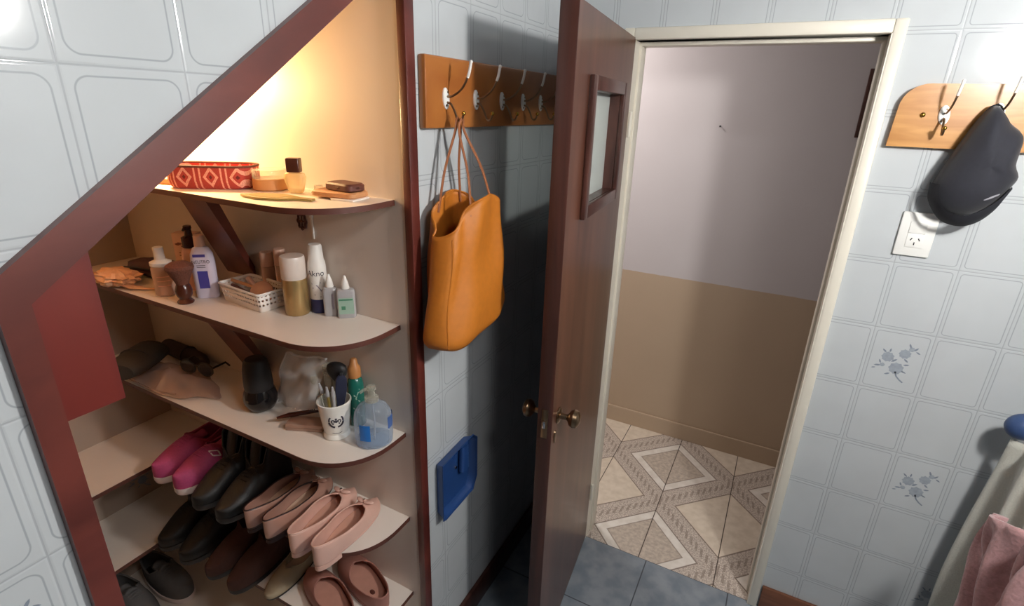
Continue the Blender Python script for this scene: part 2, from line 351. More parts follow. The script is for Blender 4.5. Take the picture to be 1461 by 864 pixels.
def tube(bm, pts, r, n=8, mi=0, closed=False, flat=None):
    pts = [Vector(p) for p in pts]; k = len(pts)
    rr = r if isinstance(r, (list, tuple)) else [r]*k
    t0 = (pts[1]-pts[0]).normalized(); up = Vector((0, 0, 1)) if abs(t0.z) < .9 else Vector((1, 0, 0))
    nrm = t0.cross(up).normalized(); rings = []
    for i in range(k):
        if closed: t = (pts[(i+1) % k]-pts[i-1])
        else: t = pts[min(i+1, k-1)]-pts[max(i-1, 0)]
        t.normalize(); nrm = (nrm-t*nrm.dot(t)).normalized(); bn = t.cross(nrm)
        f = flat or 1
        rings.append([pts[i]+nrm*(rr[i]*math.cos(2*PI*j/n))+bn*(rr[i]*f*math.sin(2*PI*j/n)) for j in range(n)])
    if closed: rings.append(rings[0])
    loft(bm, rings, not closed, not closed, True, mi)
    if closed: bmesh.ops.remove_doubles(bm, verts=bm.verts, dist=1e-6)
    return bm
def bez(pts, n=12):   # Catmull-Rom through points
    P = [Vector(p) for p in pts]; P = [2*P[0]-P[1]]+P+[2*P[-1]-P[-2]]; out = []
    for i in range(1, len(P)-2):
        for k in range(n):
            t = k/n; a, b, c, d = P[i-1:i+3]
            out.append(.5*((2*b)+(-a+c)*t+(2*a-5*b+4*c-d)*t*t+(-a+3*b-3*c+d)*t**3))
    out.append(P[-2]); return out
def ell(bm, c, r, n=14, M=None, mi=0):
    x = bmesh.ops.create_uvsphere(bm, u_segments=n, v_segments=max(6, n*2//3), radius=1)
    m = Matrix.Translation(c) @ (M or Matrix.Identity(4)) @ Matrix.Diagonal((*r, 1))
    bmesh.ops.transform(bm, matrix=m, verts=x['verts'])
    for v in x['verts']:
        for f in v.link_faces: f.material_index = mi
    return bm
def wrap(bm, polys, R, z0=0, ang=0, out=.0004, mi=0, taper=None):
    # flat (u, v) polygons laid on an upright cylinder of radius R; ang = facing direction
    for p in polys:
        vs = []
        for u, v in p:
            r = (taper(v) if taper else R)+out; a = ang+u/r
            vs.append(bm.verts.new((r*math.cos(a), r*math.sin(a), z0+v)))
        f = bm.faces.new(vs); f.material_index = mi
def strip(pts, wd):   # quads along a polyline
    out = []
    for (a, b), (c, d) in zip(pts, pts[1:]):
        l = math.hypot(c-a, d-b) or 1; nx, ny = -(d-b)/l*wd/2, (c-a)/l*wd/2
        out.append([(a+nx, b+ny), (a-nx, b-ny), (c-nx, d-ny), (c+nx, d+ny)])
    return out
def grid(bm, fn, nu, nv, wu=False, mi=0):
    vs = [[bm.verts.new(fn(i/nu, j/nv)) for i in range(nu+(0 if wu else 1))] for j in range(nv+1)]
    m = len(vs[0])
    for j in range(nv):
        for i in range(nu):
            k = (i+1) % m
            bm.faces.new([vs[j][i], vs[j][k], vs[j+1][k], vs[j+1][i]]).material_index = mi
    return vs
def sm(a, b, t):
    x = min(1, max(0, (t-a)/(b-a))); return x*x*(3-2*x)
def letters(text, size):   # filled letter outlines as (u, v) polygons, centred
    cu = bpy.data.curves.new('letters', 'FONT'); cu.body = text; cu.size = size; cu.align_x = 'CENTER'
    o = bpy.data.objects.new('letters', cu); C.objects.link(o)
    me = bpy.data.meshes.new_from_object(o)
    polys = [[(me.vertices[i].co.x, me.vertices[i].co.y) for i in p.vertices] for p in me.polygons]
    bpy.data.objects.remove(o); bpy.data.curves.remove(cu); bpy.data.meshes.remove(me)
    return polys

# ---------------------------------------------------------------- the room shell
SL = lambda y: 1.560+.7137*(y+1.556)       # underside of the slanted beam (stair line) on the left wall
CEIL = 2.5
YL, YR = -1.556, -.847                      # closet opening
bm = nb()
prism_x(bm, [(-2.8, 0), (YL, 0), (YL, CEIL), (-2.8, CEIL)], -.04, 0)
prism_x(bm, [(-.838, 0), (0, 0), (0, CEIL), (-.838, CEIL)], -.04, 0)
prism_x(bm, [(YL, SL(YL)), (-.838, SL(-.838)), (-.838, CEIL), (YL, CEIL)], -.04, 0)
def flower(bm, P, s=1.0):
    # a printed spray of three roses, buds and leaves; P(u, v) places it on the tile
    def blob(u, v, r, mi, e=1, rot=0, k=9):
        pts = []
        for i in range(k*2):
            a = 2*PI*i/(k*2); q = r*(1 if i % 2 else .84)
            x, y = q*math.cos(a), q*math.sin(a)*e
            pts.append((u+x*math.cos(rot)-y*math.sin(rot), v+x*math.sin(rot)+y*math.cos(rot)))
        f = bm.faces.new([bm.verts.new(P(a*s, b*s)) for a, b in pts]); f.material_index = mi
    def leaf(u, v, l, rot, mi=2):
        pts = [(-l, 0), (-l*.3, l*.33), (l*.4, l*.28), (l, 0), (l*.4, -l*.28), (-l*.3, -l*.33)]
        f = bm.faces.new([bm.verts.new(P((u+x*math.cos(rot)-y*math.sin(rot))*s, (v+x*math.sin(rot)+y*math.cos(rot))*s)) for x, y in pts]); f.material_index = mi
    for u, v, r in ((-.022, .012, .017), (.017, .03, .016), (.006, -.02, .02)): blob(u, v, r, 1)
    blob(.03, .048, .008, 1); blob(-.03, -.016, .007, 1)
    for u, v, l, a in ((.04, .05, .008, .9), (.047, .04, .007, -.5), (.024, .058, .008, 2), (-.034, .03, .008, 2.4), (-.02, .034, .007, 1.5), (-.042, -.02, .009, 3.3), (-.05, -.03, .006, .3), (-.038, -.006, .007, 2),
                       (.028, -.004, .008, .2), (.024, .01, .008, -.7), (.027, -.028, .007, -.4), (-.012, -.042, .008, 3.6), (-.004, .004, .009, .7)): leaf(u, v, l, a)
    st = [(.006, -.03), (.012, -.045), (.022, -.055), (.032, -.062)]
    for q in strip(st, .004):
        f = bm.faces.new([bm.verts.new(P(a*s, b*s)) for a, b in q]); f.material_index = 2
tz = lambda k: .0065+.2*k                      # tile rows on the end wall
flower(bm, lambda u, v: (.0004, -1.6133-.1489*.5+u, .0233+.2*5.5+v))
struct(O('wall_left', bm, [MT['tile_l'], MT['flower'], MT['flowerdk']], smooth=0))
bm = nb()
DX0, DX1, DZ = .256, .932, 2.0
box(bm, -.04, DX0, 0, .10, 0, CEIL); box(bm, DX1, 1.56, 0, .10, 0, CEIL); box(bm, DX0, DX1, 0, .10, DZ, CEIL)
for cc, rr in ((1, 1), (2, 3), (3, 5)):
    ux, vz = .9298+.1489*(cc+.5), 1.4065-.2*(rr+.5)
    flower(bm, lambda u, v, ux=ux, vz=vz: (ux+u, -.0004, vz+v))
struct(O('wall_front', bm, [MT['tile_f'], MT['flower'], MT['flowerdk']], smooth=0))
struct(O('wall_right', box(nb(), 1.5, 1.56, -1.5, 0, 0, CEIL), MT['tile_l'], smooth=0))
struct(O('floor', box(nb(), -1.3, 1.56, -2.86, 0, -.05, 0), MT['bathf'], smooth=0))
struct(O('floor_hall', box(nb(), -1.2, 2.4, 0, 1.05, -.05, 0), MT['hallf'], smooth=0))
struct(O('ceiling_hall', box(nb(), -1.2, 2.4, .10, 1.05, CEIL, CEIL+.05), MT['ceil'], smooth=0))
struct(O('wall_hall', box(nb(), -1.2, 2.4, .985, 1.05, 0, CEIL), MT['hall'], smooth=0))
bm = nb(); box(bm, -1.26, -1.2, .05, 1.05, 0, CEIL); struct(O('wall_hall_left', bm, MT['hall'], smooth=0))
bm = nb(); box(bm, 2.4, 2.46, .05, 1.05, 0, CEIL); struct(O('wall_hall_right', bm, MT['hall'], smooth=0))
bm = nb(); box(bm, -1.2, -.04, .05, .10, 0, CEIL); box(bm, 1.56, 2.4, .05, .10, 0, CEIL); struct(O('wall_hall_near', bm, MT['hall'], smooth=0))
bm = nb(); box(bm, -1.2, 2.4, .973, .985, 0, .10, .002); struct(O('baseboard_hall', bm, MT['hall'], smooth=0))
bm = nb(); box(bm, .968, 1.5, -.014, 0, 0, .105, .003); struct(O('baseboard_front', bm, MT['base']))
bm = nb(); box(bm, 0, .014, -.81, -.0, 0, .105, .003); struct(O('baseboard_left', bm, MT['darkwood']))  # darker wood than the front baseboard, shade put into the colour
# door casing and jambs (cream painted)
bm = nb()
box(bm, DX1, DX1+.030, -.018, .11, 0, DZ+.034, .004); box(bm, DX0-.034, DX0-.001, -.018, .11, 0, DZ+.034, .004); box(bm, DX0-.001, DX1, -.018, .11, DZ, DZ+.034, .004)
box(bm, DX1-.010, DX1, .045, .10, 0, DZ-.01, .002); box(bm, DX0, DX0+.010, .045, .10, 0, DZ-.01, .002); box(bm, DX0, DX1, .045, .10, DZ-.012, DZ, .002)
box(bm, DX1-.0025, DX1+.001, -.016, .10, 0, DZ, 0); box(bm, DX0-.001, DX0+.0025, -.016, .10, 0, DZ, 0)
struct(O('trim_1', bm, MT['casing']))
# closet trim: slanted beam, left post, right post
nx, nz = -.7137/math.hypot(1, .7137), 1/math.hypot(1, .7137)
bm = nb(); tz_ = .042/nz
prism_x(bm, [(YL-.032, SL(YL)-.016), (YL, SL(YL)), (YR, SL(YR)), (YR, SL(YR)+tz_), (YL-.032, SL(YL)+tz_-.020)], -.05, .014)
struct(O('trim_2', bm, MT['trim'], smooth=0))
bm = nb(); prism_x(bm, [(YL-.032, 0), (YL, 0), (YL, SL(YL)), (YL-.032, SL(YL)-.016)], -.05, .014); struct(O('trim_3', bm, MT['trim'], smooth=0))
bm = nb(); box(bm, -.008, .014, YR, YR+.031, 0, SL(YR)+tz_, .002); struct(O('trim_4', bm, MT['trim']))
# closet interior
struct(O('wall_closet_right', box(nb(), -1.26, -.008, -.84, -.82, 0, CEIL), MT['cream'], smooth=0))
bm = nb(); box(bm, -1.26, -1.2, -1.9, -.84, 0, CEIL); flower(bm, lambda u, v: (-1.1996, -1.0+u, .44+v), .9)
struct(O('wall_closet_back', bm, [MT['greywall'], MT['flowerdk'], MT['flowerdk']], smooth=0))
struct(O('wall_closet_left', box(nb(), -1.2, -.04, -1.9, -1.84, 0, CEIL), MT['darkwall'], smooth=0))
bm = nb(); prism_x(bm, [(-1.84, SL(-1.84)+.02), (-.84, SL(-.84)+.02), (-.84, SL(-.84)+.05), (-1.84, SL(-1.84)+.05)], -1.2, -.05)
struct(O('ceiling_closet', bm, MT['dimceil'], smooth=0))
bm = nb(); prism_x(bm, [(YL, 1.388), (-1.477, 1.388), (-1.477, SL(-1.477)), (YL, SL(YL))], -.035, -.012)
tag(O('corner_panel', bm, MT['red'], smooth=0), 'red wooden panel filling the lower left corner of the slanted closet opening', 'panel')

# ---------------------------------------------------------------- door
dv = Vector((.0945, -.9955)); DR = math.atan2(dv.y, dv.x)
door = bpy.data.objects.new('door_1', None); C.objects.link(door); door.location = (.258, -.006, 0); door.rotation_euler = (0, 0, DR); door['kind'] = 'structure'
door['label'] = 'dark brown wooden door standing open with a small square window'; door['category'] = 'door'
L_, TH = .66, .042; wx0, wx1, wz0, wz1 = .155, .505, 1.555, 1.84
bm = nb()
for a in ((0, wx0, 0.008, 2.006), (wx1, L_, 0.008, 2.006), (wx0, wx1, .008, wz0), (wx0, wx1, wz1, 2.006)):
    box(bm, a[0], a[1], -TH, 0, a[2], a[3])
bmesh.ops.remove_doubles(bm, verts=bm.verts, dist=1e-5)
O('leaf', bm, MT['door'], door, smooth=0)
bm = nb(); box(bm, L_, L_+.003, -TH, 0, 0.008, 2.006, .001); O('edge_strip', bm, MT['dooredge'], door)
bm = nb()
for s0, s1 in ((0, .013), (-TH-.013, -TH)):
    box(bm, wx0-.03, wx0+.004, s0, s1, wz0-.03, wz1+.03, .003); box(bm, wx1-.004, wx1+.03, s0, s1, wz0-.03, wz1+.03, .003)
    box(bm, wx0+.004, wx1-.004, s0, s1, wz1-.004, wz1+.03, .003); box(bm, wx0+.004, wx1-.004, s0, s1, wz0-.03, wz0+.004, .003)
for a in ((wx0, wx0+.004, wz0, wz1), (wx1-.004, wx1, wz0, wz1), (wx0, wx1, wz0, wz0+.004), (wx0, wx1, wz1-.004, wz1)):
    box(bm, a[0], a[1], -TH+.0005, -.0005, a[2], a[3])
fr = O('window_frame', bm, MT['darkwood'], door)
O('pane', box(nb(), wx0+.004, wx1-.004, -.034, -.031, wz0+.004, wz1-.004), MT['pane'], fr, smooth=0)
RX = Matrix.Rotation(-PI/2, 4, 'X')      # lathe axis +z -> +y
for sgn, yb in ((1, 0), (-1, -TH)):
    MM = Matrix.Translation((.605, yb, .985)) @ (Matrix.Rotation(-sgn*PI/2, 4, 'X'))
    bm = nb(); lathe(bm, [(0, 0), (.024, 0), (.024, .003), (.020, .006), (.009, .008), (.008, .026), (.012, .030), (.022, .036), (.0265, .046), (.024, .056), (.014, .062), (0, .063)], 24, M=MM)
    O('knob', bm, MT['oldbrass'], door)
bm = nb(); lathe(bm, [(0, 0), (.016, 0), (.015, .003), (0, .0035)], 20, M=Matrix.Translation((.628, 0, .928)) @ RX, sx=.6, sy=1.3); O('keyhole_plate', bm, MT['oldbrass'], door)
bm = nb(); box(bm, L_+.003, L_+.005, -.030, -.012, .94, 1.03, .0008); lp = O('latch_plate', bm, MT['oldbrass'], door)
bm = nb(); box(bm, L_+.005, L_+.013, -.026, -.016, .975, .997, .002); O('latch_bolt', bm, MT['chrome'], lp)
for hz in (.25, 1.75):
    bm = nb(); tube(bm, [(-.002, .006, hz-.04), (-.002, .006, hz+.04)], .006, 10); O('hinge', bm, MT['casing'], door)

# ---------------------------------------------------------------- closet shelves
SX = -.042
def shelf(z, label, brace=True, left=False, xl=-1.1998):
    TK = .013
    t = T('shelf', label, 'shelf', (0, 0, z-.013), 0, 'closet shelves')
    c = [(SX, -.8402)] + [(SX-.17+.17*math.cos(a)**.9 if math.cos(a) > 1e-6 else SX-.17, -.89-.17*math.sin(a)**.9) for a in [PI/2*i/14 for i in range(15)]]
    if left: pts = c + [(-.922, -1.06), (-.922, -1.8398), (-1.1998, -1.8398), (-1.1998, -.8402)]
    else: pts = c + [(xl, -1.06), (xl, -.8402)]
    bm = nb(); prism_z(bm, pts, 0, TK); O('board', bm, MT['board'], t, smooth=30)
    ep = pts[:-1] if not left else pts[:-2]
    bm = nb()
    vr = []
    for i, (x, y) in enumerate(ep):
        a = Vector(ep[max(i-1, 0)]); b = Vector(ep[min(i+1, len(ep)-1)]); d = (b-a).normalized()
        n = Vector((-d.y, d.x))
        if n.dot(Vector((x+.45, y+.80))) < 0 and not (left and x < -.9): n = -n
        if left and x < -.9: n = Vector((1, 0)) if y < -1.061 else Vector((.7, -.7))
        vr.append([(x+n.x*q, y+n.y*q, zz) for q, zz in ((.0, -.0002), (.0014, -.0002), (.0014, TK-.0002), (.0, TK-.0002))])
    loft(bm, vr, True, True, True); O('edge_band', bm, MT['edge'], t)
    if brace:
        bm = nb(); tp = [(-.555, -1.035, -.0005), (-.455, -1.035, -.0005)]; bt = [(-.705, -.8405, -.272), (-.575, -.8405, -.272)]
        off = Vector((0, -.012, -.009)); up = Vector((0, .03, 0))
        A = [Vector(p) for p in (tp[0], tp[1])]; B = [Vector(p) for p in (bt[0], bt[1])]
        loft(bm, [[A[0], A[1], A[1]+up, A[0]+up], [B[0]+Vector((0, 0, 0)), B[1], B[1]+Vector((0, 0, .035)), B[0]+Vector((0, 0, .035))]])
        O('brace', bm, MT['brace'], t)
    return t
Z1, Z2, Z3, Z4, Z5, Z6 = 1.581, 1.264, .941, .648, .352, .055
shelf(Z1, 'top white closet shelf with a rounded corner, holding the red patterned basket', xl=-1.1998)
shelf(Z2, 'second white closet shelf from the top, holding bottles and a white perforated basket')
shelf(Z3, 'third white closet shelf from the top, holding the white crown cup', False)
shelf(Z4, 'fourth closet shelf, carrying the pink sneakers and the blush flats', False, True)
shelf(Z5, 'lowest visible closet shelf, carrying the mauve slippers', False, True)
bm = nb(); box(bm, -1.1998, -.06, -1.8398, -.8402, 0.0, Z6, .002)
tag(O('closet_plinth', bm, MT['board']), 'low pale closet base board under the black and grey shoes', 'shelf')

# ---------------------------------------------------------------- lamps
t = T('wall_lamp', 'round white globe lamp on the right wall, outside the picture', 'lamp', (1.43, -1.0, 2.04))
bm = nb(); ell(bm, (0, 0, 0), (.056, .056, .056), 24); O('globe', bm, MT['bulb'], t)
bm = nb(); lathe(bm, [(0, 0), (.03, 0), (.03, .012), (.02, .02), (.018, .03)], 20, M=Matrix.Translation((.0695, 0, 0)) @ Matrix.Rotation(-PI/2, 4, 'Y')); O('base', bm, MT['whitepl'], t)
t = T('closet_lamp', 'bare warm bulb hidden under the slanted closet top', 'lamp', (-.74, -.965, 1.85))
bm = nb(); lathe(bm, [(0, -.050), (.020, -.045), (.036, -.026), (.040, -.006), (.034, .010), (.015, .03)], 24); O('bulb', bm, MT['warmbulb'], t)
bm = nb(); lathe(bm, [(.015, .028), (.016, .03), (.016, .065), (0, .066)], 16); O('socket', bm, MT['whitepl'], t)
bm = nb(); tube(bm, [(0, 0, .064), (0, 0, .147)], .004); O('cord', bm, MT['whitepl'], t)

# ---------------------------------------------------------------- hook boards
def hook(loc, rz, label, group):
    t = T('coat_hook', label, 'hook', loc, rz, group)        # local -y points away from the wall
    MM = Matrix.Rotation(PI/2, 4, 'X') @ Matrix.Rotation(.12, 4, 'Z')
    bm = nb(); lathe(bm, [(0, 0), (.0165, 0), (.0165, .003), (.013, .0055), (0, .006)], 24, M=MM, sx=.72, sy=1.45); pl = O('plate', bm, MT['porcelain'], t)
    for z in (-.015, .014):
        bm = nb(); lathe(bm, [(0, 0), (.003, 0), (.0025, .0012), (0, .0015)], 10, M=Matrix.Translation((.003*(1 if z > 0 else -1), -.0055, z)) @ Matrix.Rotation(PI/2, 4, 'X')); O('screw', bm, MT['steel'], pl)
    bm = nb(); p = bez([(0, -.004, .004), (.001, -.020, .006), (.003, -.044, .022), (.005, -.060, .050), (.007, -.066, .078)], 6)
    tube(bm, p, .0026, 8); a = O('upper_arm', bm, MT['steel'], t)
    bm = nb(); p2 = p[-8:]; tube(bm, p2, .0036, 8); ell(bm, p[-1], (.0042, .0042, .0042), 10); O('tip', bm, MT['whitepl'], a)
    bm = nb(); p = bez([(0, -.004, -.008), (0, -.016, -.012), (0, -.027, -.030), (0, -.034, -.045), (0, -.044, -.046), (0, -.050, -.034)], 6); tube(bm, p, .0027, 8); b = O('lower_arm', bm, MT['steel'], t)
    bm = nb(); ell(bm, (0, -.050, -.031), (.0052, .0052, .0052), 12); O('ball', bm, MT['brass'], b)
    return t
t = T('hook_board', 'varnished pine hook board on the left wall carrying the mustard bag', 'hook board', (0, 0, 0), 0)
bm = nb(); box(bm, .0005, .021, -.792, -.02, 1.740, 1.895, .005); O('board', bm, MT['pinered'], t)
HB = ['nearest hook on the left pine board, carrying the mustard bag', 'second hook from the near end of the left pine board, half in the door shadow', 'third hook from the near end of the left pine board, in shadow', 'fourth hook from the near end of the left pine board, in shadow', 'fifth hook on the left pine board, closest to the open door']
for y, l in zip((-.716, -.581, -.443, -.313, -.189), HB): hook((.021, y, 1.806), PI/2, l, 'hooks on the left board')
t = T('hook_board', 'varnished pine hook board with a rounded corner beside the door frame, above the switch plate', 'hook board', (0, 0, 0), 0)
pts = [(1.44, 1.728), (1.44, 1.877)] + [(1.045-.055*math.sin(a), 1.822+.055*math.cos(a)) for a in [PI/2*i/8 for i in range(9)]] + [(.985, 1.728)]
bm = nb(); prism_y(bm, pts, -.0205, -.0005)
f = [f for f in bm.faces if abs(f.normal.y) > .9 and f.calc_center_median().y < -.01] or bm.faces[:]
bm.normal_update()
es = [e for e in bm.edges if all(abs(v.co.y+.0205) < 1e-5 for v in e.verts)]
bmesh.ops.bevel(bm, geom=es, offset=.004, segments=2, affect='EDGES')
O('board', bm, MT['pine'], t)
for k, (x, z) in enumerate(((1.043, 1.805),)):
    bm = nb(); lathe(bm, [(0, 0), (.0065, 0), (.0060, .003), (.003, .0055), (0, .006)], 16, M=Matrix.Translation((x, -.0205, z)) @ Matrix.Rotation(PI/2, 4, 'X')); O('screw_cap', bm, MT['brass'], t)
hook((1.088, -.0205, 1.806), 0, 'empty white porcelain hook on the pine board beside the door frame', 'hooks on the right board')
hook((1.195, -.0205, 1.814), 0, 'hook on the right pine board that the navy cap hangs from', 'hooks on the right board')

# ---------------------------------------------------------------- mustard bag
t = T('tote_bag', 'mustard yellow leather tote bag hanging from the left hook board', 'bag', (.078, -.712, 1.222))
BH = lambda th: .292+.076*abs(math.sin(th))**2.0 - .010*max(0, -math.cos(th))**2 + .018*max(0, math.cos(th))
def bagp(u, v):
    th = 2*PI*u; h = BH(th); z = h*v
    s = z/.34
    wy = .150-.042*s**1.5; dx = .062-.012*s
    if v < .12: k = math.sqrt(max(0, 1-((.12-v)/.12)**2)); wy *= .80+.20*k; dx *= .25+.75*k
    cy_, sx_ = math.cos(th), math.sin(th)
    e = .75
    y = wy*(abs(cy_)**e)*(1 if cy_ > 0 else -1); x = dx*(abs(sx_)**e)*(1 if sx_ > 0 else -1)
    x += .006*math.sin(7*th+2*s)*(.3+s) + .004*math.sin(3*th+9*s)
    y += .004*math.sin(5*th+3*s)
    zb = z + (.02*(abs(cy_)**3))*(1-v) + (.020*cy_*(1-v)**2)
    return Vector((x, y, zb))
bm = nb(); vs = grid(bm, bagp, 72, 30, True); bm.faces.new(list(reversed(vs[0])))
o = O('body', bm, [MT['mustard'], MT['mustardin']], t, smooth=60)
sd = solid(o, .0028, 1); sd = o.modifiers[0]
bm = nb(); tube(bm, [bagp(i/72, 1) for i in range(72)], .0028, 6, closed=True); O('rim_seam', bm, MT['mustard'], o)
for u in (.435, .94):
    bm = nb(); tube(bm, [bagp(u, v/20)+Vector((.0012*(1 if u < .5 else -1), -.002, 0)) for v in range(1, 20)], .0022, 6)
    O('side_seam', bm, MT['mustard'], o)
hk = Vector((.021+.040-.078, -.716+.712, 1.806-.050-1.222))
for s, dx in ((1, .006), (-1, -.006)):
    for k, sg in enumerate((-1, 1)):
        pass
    ua, ub = (.32, .19) if s > 0 else (.68, .81)
    A, B = bagp(ua, .93), bagp(ub, .93)
    top = hk+Vector((dx, 0, .0065))
    a = bez([A, A.lerp(top, .45)+Vector((s*.004, -.004, 0)), top+Vector((0, -.012, -.03)), top+Vector((0, -.004, -.003)), top+Vector((0, .005, -.003)), top+Vector((0, .012, -.03)), B.lerp(top, .45)+Vector((s*.004, .004, 0)), B], 8)
    bm = nb(); tube(bm, a, .0042, 8, flat=.55); O('strap', bm, MT['strap'], t)

# ---------------------------------------------------------------- dustpan on the left wall
t = T('dustpan', 'blue plastic dustpan hanging on the tiled left wall beside the closet', 'dustpan', (.003, -.68, .71))
bm = nb()
# shallow tray: back plate, three raised walls, lip at the lower left
pl = [(-.088, .078), (-.075, .105), (.075, .062), (.098, .04), (.098, -.055), (.080, -.085), (-.068, -.10), (-.092, -.082)]
pl = [(-.09, .098), (.075, .062+.045), (.098, .085), (.098, -.06), (.075, -.10), (-.075, -.103), (-.09, -.098)]
rings = []
def pr(sc, x): return [Vector((x, y*sc, z*sc)) for y, z in pl]
loft(bm, [pr(.90, 0), pr(1, .03), pr(1.03, .031), pr(1.03, .028), pr(.97, .024), pr(.88, .005)], True, True)
body = O('tray', bm, MT['navyplastic'], t)
bm = nb(); lathe(bm, [(0, 0), (.006, 0), (.006, .004), (0, .006)], 14, M=Matrix.Translation((.005, .01, 0.02)) @ Matrix.Rotation(PI/2, 4, 'Y')); O('rivet', bm, MT['chrome'], body)
bm = nb()
hb = []
for i in range(9):
    a = i/8; hb.append(rrect(.03-.006*a, .016, .006, 0, 3))
hp = [[Vector((.016+q.y, q.x+.045+.05*i/8, .045+.0*i+.03*i/8+0)) for q in r] for i, r in enumerate(hb)]
loft(bm, [[Vector((.018+q.y*1.2, .040+q.x*1.4, .0+.011*i)) for q in r] for i, r in enumerate(hb)]); O('handle', bm, MT['navyplastic'], t)

# ---------------------------------------------------------------- navy cap on the right board
t = T('baseball_cap', 'dark navy baseball cap hanging from the right pine hook board', 'cap', (1.175, -.032, 1.655))
def px2w(u, v, y):      # point of the wall-parallel plane y seen at (u, v); used once to size the crown outline
    d = F_+R2*((u-730.5)/747.02)-U2*((v-432)/747.02); k = (y+1.80428255)/d.y
    return Vector((0.7684894+d.x*k, y, 1.79213018+d.z*k))
crown = [(1425, 149), (1407, 163), (1388, 186), (1366, 216), (1345, 245), (1331, 270), (1332, 292), (1348, 306), (1375, 310), (1404, 302), (1428, 286), (1446, 268), (1456, 254), (1452, 236), (1459, 214), (1464, 192), (1447, 176), (1438, 160)]
cw = [px2w(u, v, -.075)-Vector(t.location) for u, v in crown]
cen = sum(cw, Vector())/len(cw)
def capp(u, v):
    i = u*len(cw); k = int(i) % len(cw); f = i-int(i)
    P0, P1, P2, P3 = (cw[(k+q) % len(cw)] for q in (-1, 0, 1, 2))
    p = .5*((2*P1)+(-P0+P2)*f+(2*P0-5*P1+4*P2-P3)*f*f+(-P0+3*P1-3*P2+P3)*f**3)
    r = v; q = cen.lerp(p, min(1, r))
    dep = .078*math.sqrt(max(0, 1-r**2.4)) + .006*math.sin(6*PI*u)*r*(1-r)*2
    return Vector((q.x, -.012-dep, q.z))
bm = nb(); grid(bm, lambda u, v: capp(u, .02+.98*v), 54, 14, True)
bm.verts.ensure_lookup_table(); bm.faces.new(list(reversed([bm.verts[i] for i in range(54)])))
cr = O('crown', bm, MT['cap'], t, smooth=60); solid(cr, .002, 0)
brim = [(1331, 262), (1326, 284), (1334, 305), (1347, 318), (1372, 324), (1398, 318), (1425, 300), (1448, 274)]
bi = [(1340, 262), (1338, 280), (1344, 294), (1355, 302), (1373, 305), (1396, 298), (1420, 285), (1443, 266)]
bm = nb()
ov = bez([px2w(u, v, -.085)-Vector(t.location) for u, v in brim], 5); iv = bez([px2w(u, v, -.085)-Vector(t.location) for u, v in bi], 5)
rings = []
for k, (a, b) in enumerate(zip(ov, iv)):
    y0 = -.070+.022*(2*k/(len(ov)-1)-1)**2
    a = Vector((a.x, y0+.030, a.z)); b = Vector((b.x, y0-.012, b.z)); m_ = a.lerp(b, .5)+Vector((0, -.010, 0))
    rings.append([a, m_, b, b+Vector((0, .003, 0)), m_+Vector((0, .003, 0)), a+Vector((0, .0025, 0))])
loft(bm, rings); O('brim', bm, MT['capdk'], t, smooth=50)
bm = nb(); c0 = px2w(1402, 285, -.10)-Vector(t.location); c1 = px2w(1427, 277, -.10)-Vector(t.location)
def on_crown(P):
    best = min(((capp(i/108, j/40), 0) for i in range(108) for j in range(1, 40)), key=lambda q: (q[0].x-P.x)**2+(q[0].z-P.z)**2)[0]
    return Vector((P.x, best.y-.0022, P.z))
em = [on_crown(c0.lerp(c1, k/5)) for k in range(6)]
tube(bm, em, [.001, .0022, .0026, .0026, .002, .0008], 6); O('embroidery', bm, MT['capmark'], cr)
bm = nb(); ct = px2w(1425, 151, -.06)-Vector(t.location)
tube(bm, [Vector((ct.x-.016, -.012, ct.z-.012)), Vector((ct.x-.008, -.016, ct.z)), Vector((ct.x, -.018, ct.z+.004)), Vector((ct.x+.008, -.016, ct.z)), Vector((ct.x+.016, -.012, ct.z-.012))], .004, 8, flat=.5); O('back_strap', bm, MT['capdk'], t)

# ---------------------------------------------------------------- switch and socket plate
t = T('switch_plate', 'white plate with a light switch above a three-slot socket, under the hook board', 'switch', (1.108, 0, 1.493))
bm = nb(); box(bm, -.042, .042, -.010, -.0005, -.061, .061, .003); O('plate', bm, MT['plate'], t)
bm = nb(); box(bm, -.020, .020, -.0125, -.010, .004, .036, .001); O('rocker', bm, MT['plate'], t)
bm = nb(); box(bm, -.020, .020, -.0118, -.010, -.036, .002, .001); s = O('socket_face', bm, MT['plate'], t)
bm = nb()
for x, z, a in ((-.009, -.013, .5), (.009, -.013, -.5), (0, -.025, 0)):
    box(bm, -.0013, .0013, -.0122, -.0117, -.004, .004, M=Matrix.Translation((x, 0, z)) @ Matrix.Rotation(a, 4, 'Y'))
O('slots', bm, MT['hole'], s)

# ---------------------------------------------------------------- picture frame and nail in the hall
t = T('picture_frame', 'dark framed picture on the hall wall, its edge just beyond the door jamb', 'picture', (1.113, .985, 1.85))
bm = nb()
for a in ((-.135, -.117, -.137, .135), (.117, .135, -.137, .135), (-.117, .117, .117, .135), (-.117, .117, -.137, -.119)): box(bm, a[0], a[1], -.018, -.0005, a[2], a[3], .002)
O('frame', bm, MT['darkwood'], t); O('print', box(nb(), -.117, .117, -.010, -.0005, -.119, .117), MT['picture'], t, smooth=0)
t = T('nail', 'small dark nail in the upper hall wall', 'nail', (.428, .985, 1.736))
bm = nb(); lathe(bm, [(0, 0), (.0022, 0), (.0022, .012), (.0045, .0125), (.004, .0145), (0, .015)], 12, M=Matrix.Rotation(PI/2, 4, 'X')); O('shank', bm, MT['hole'], t)

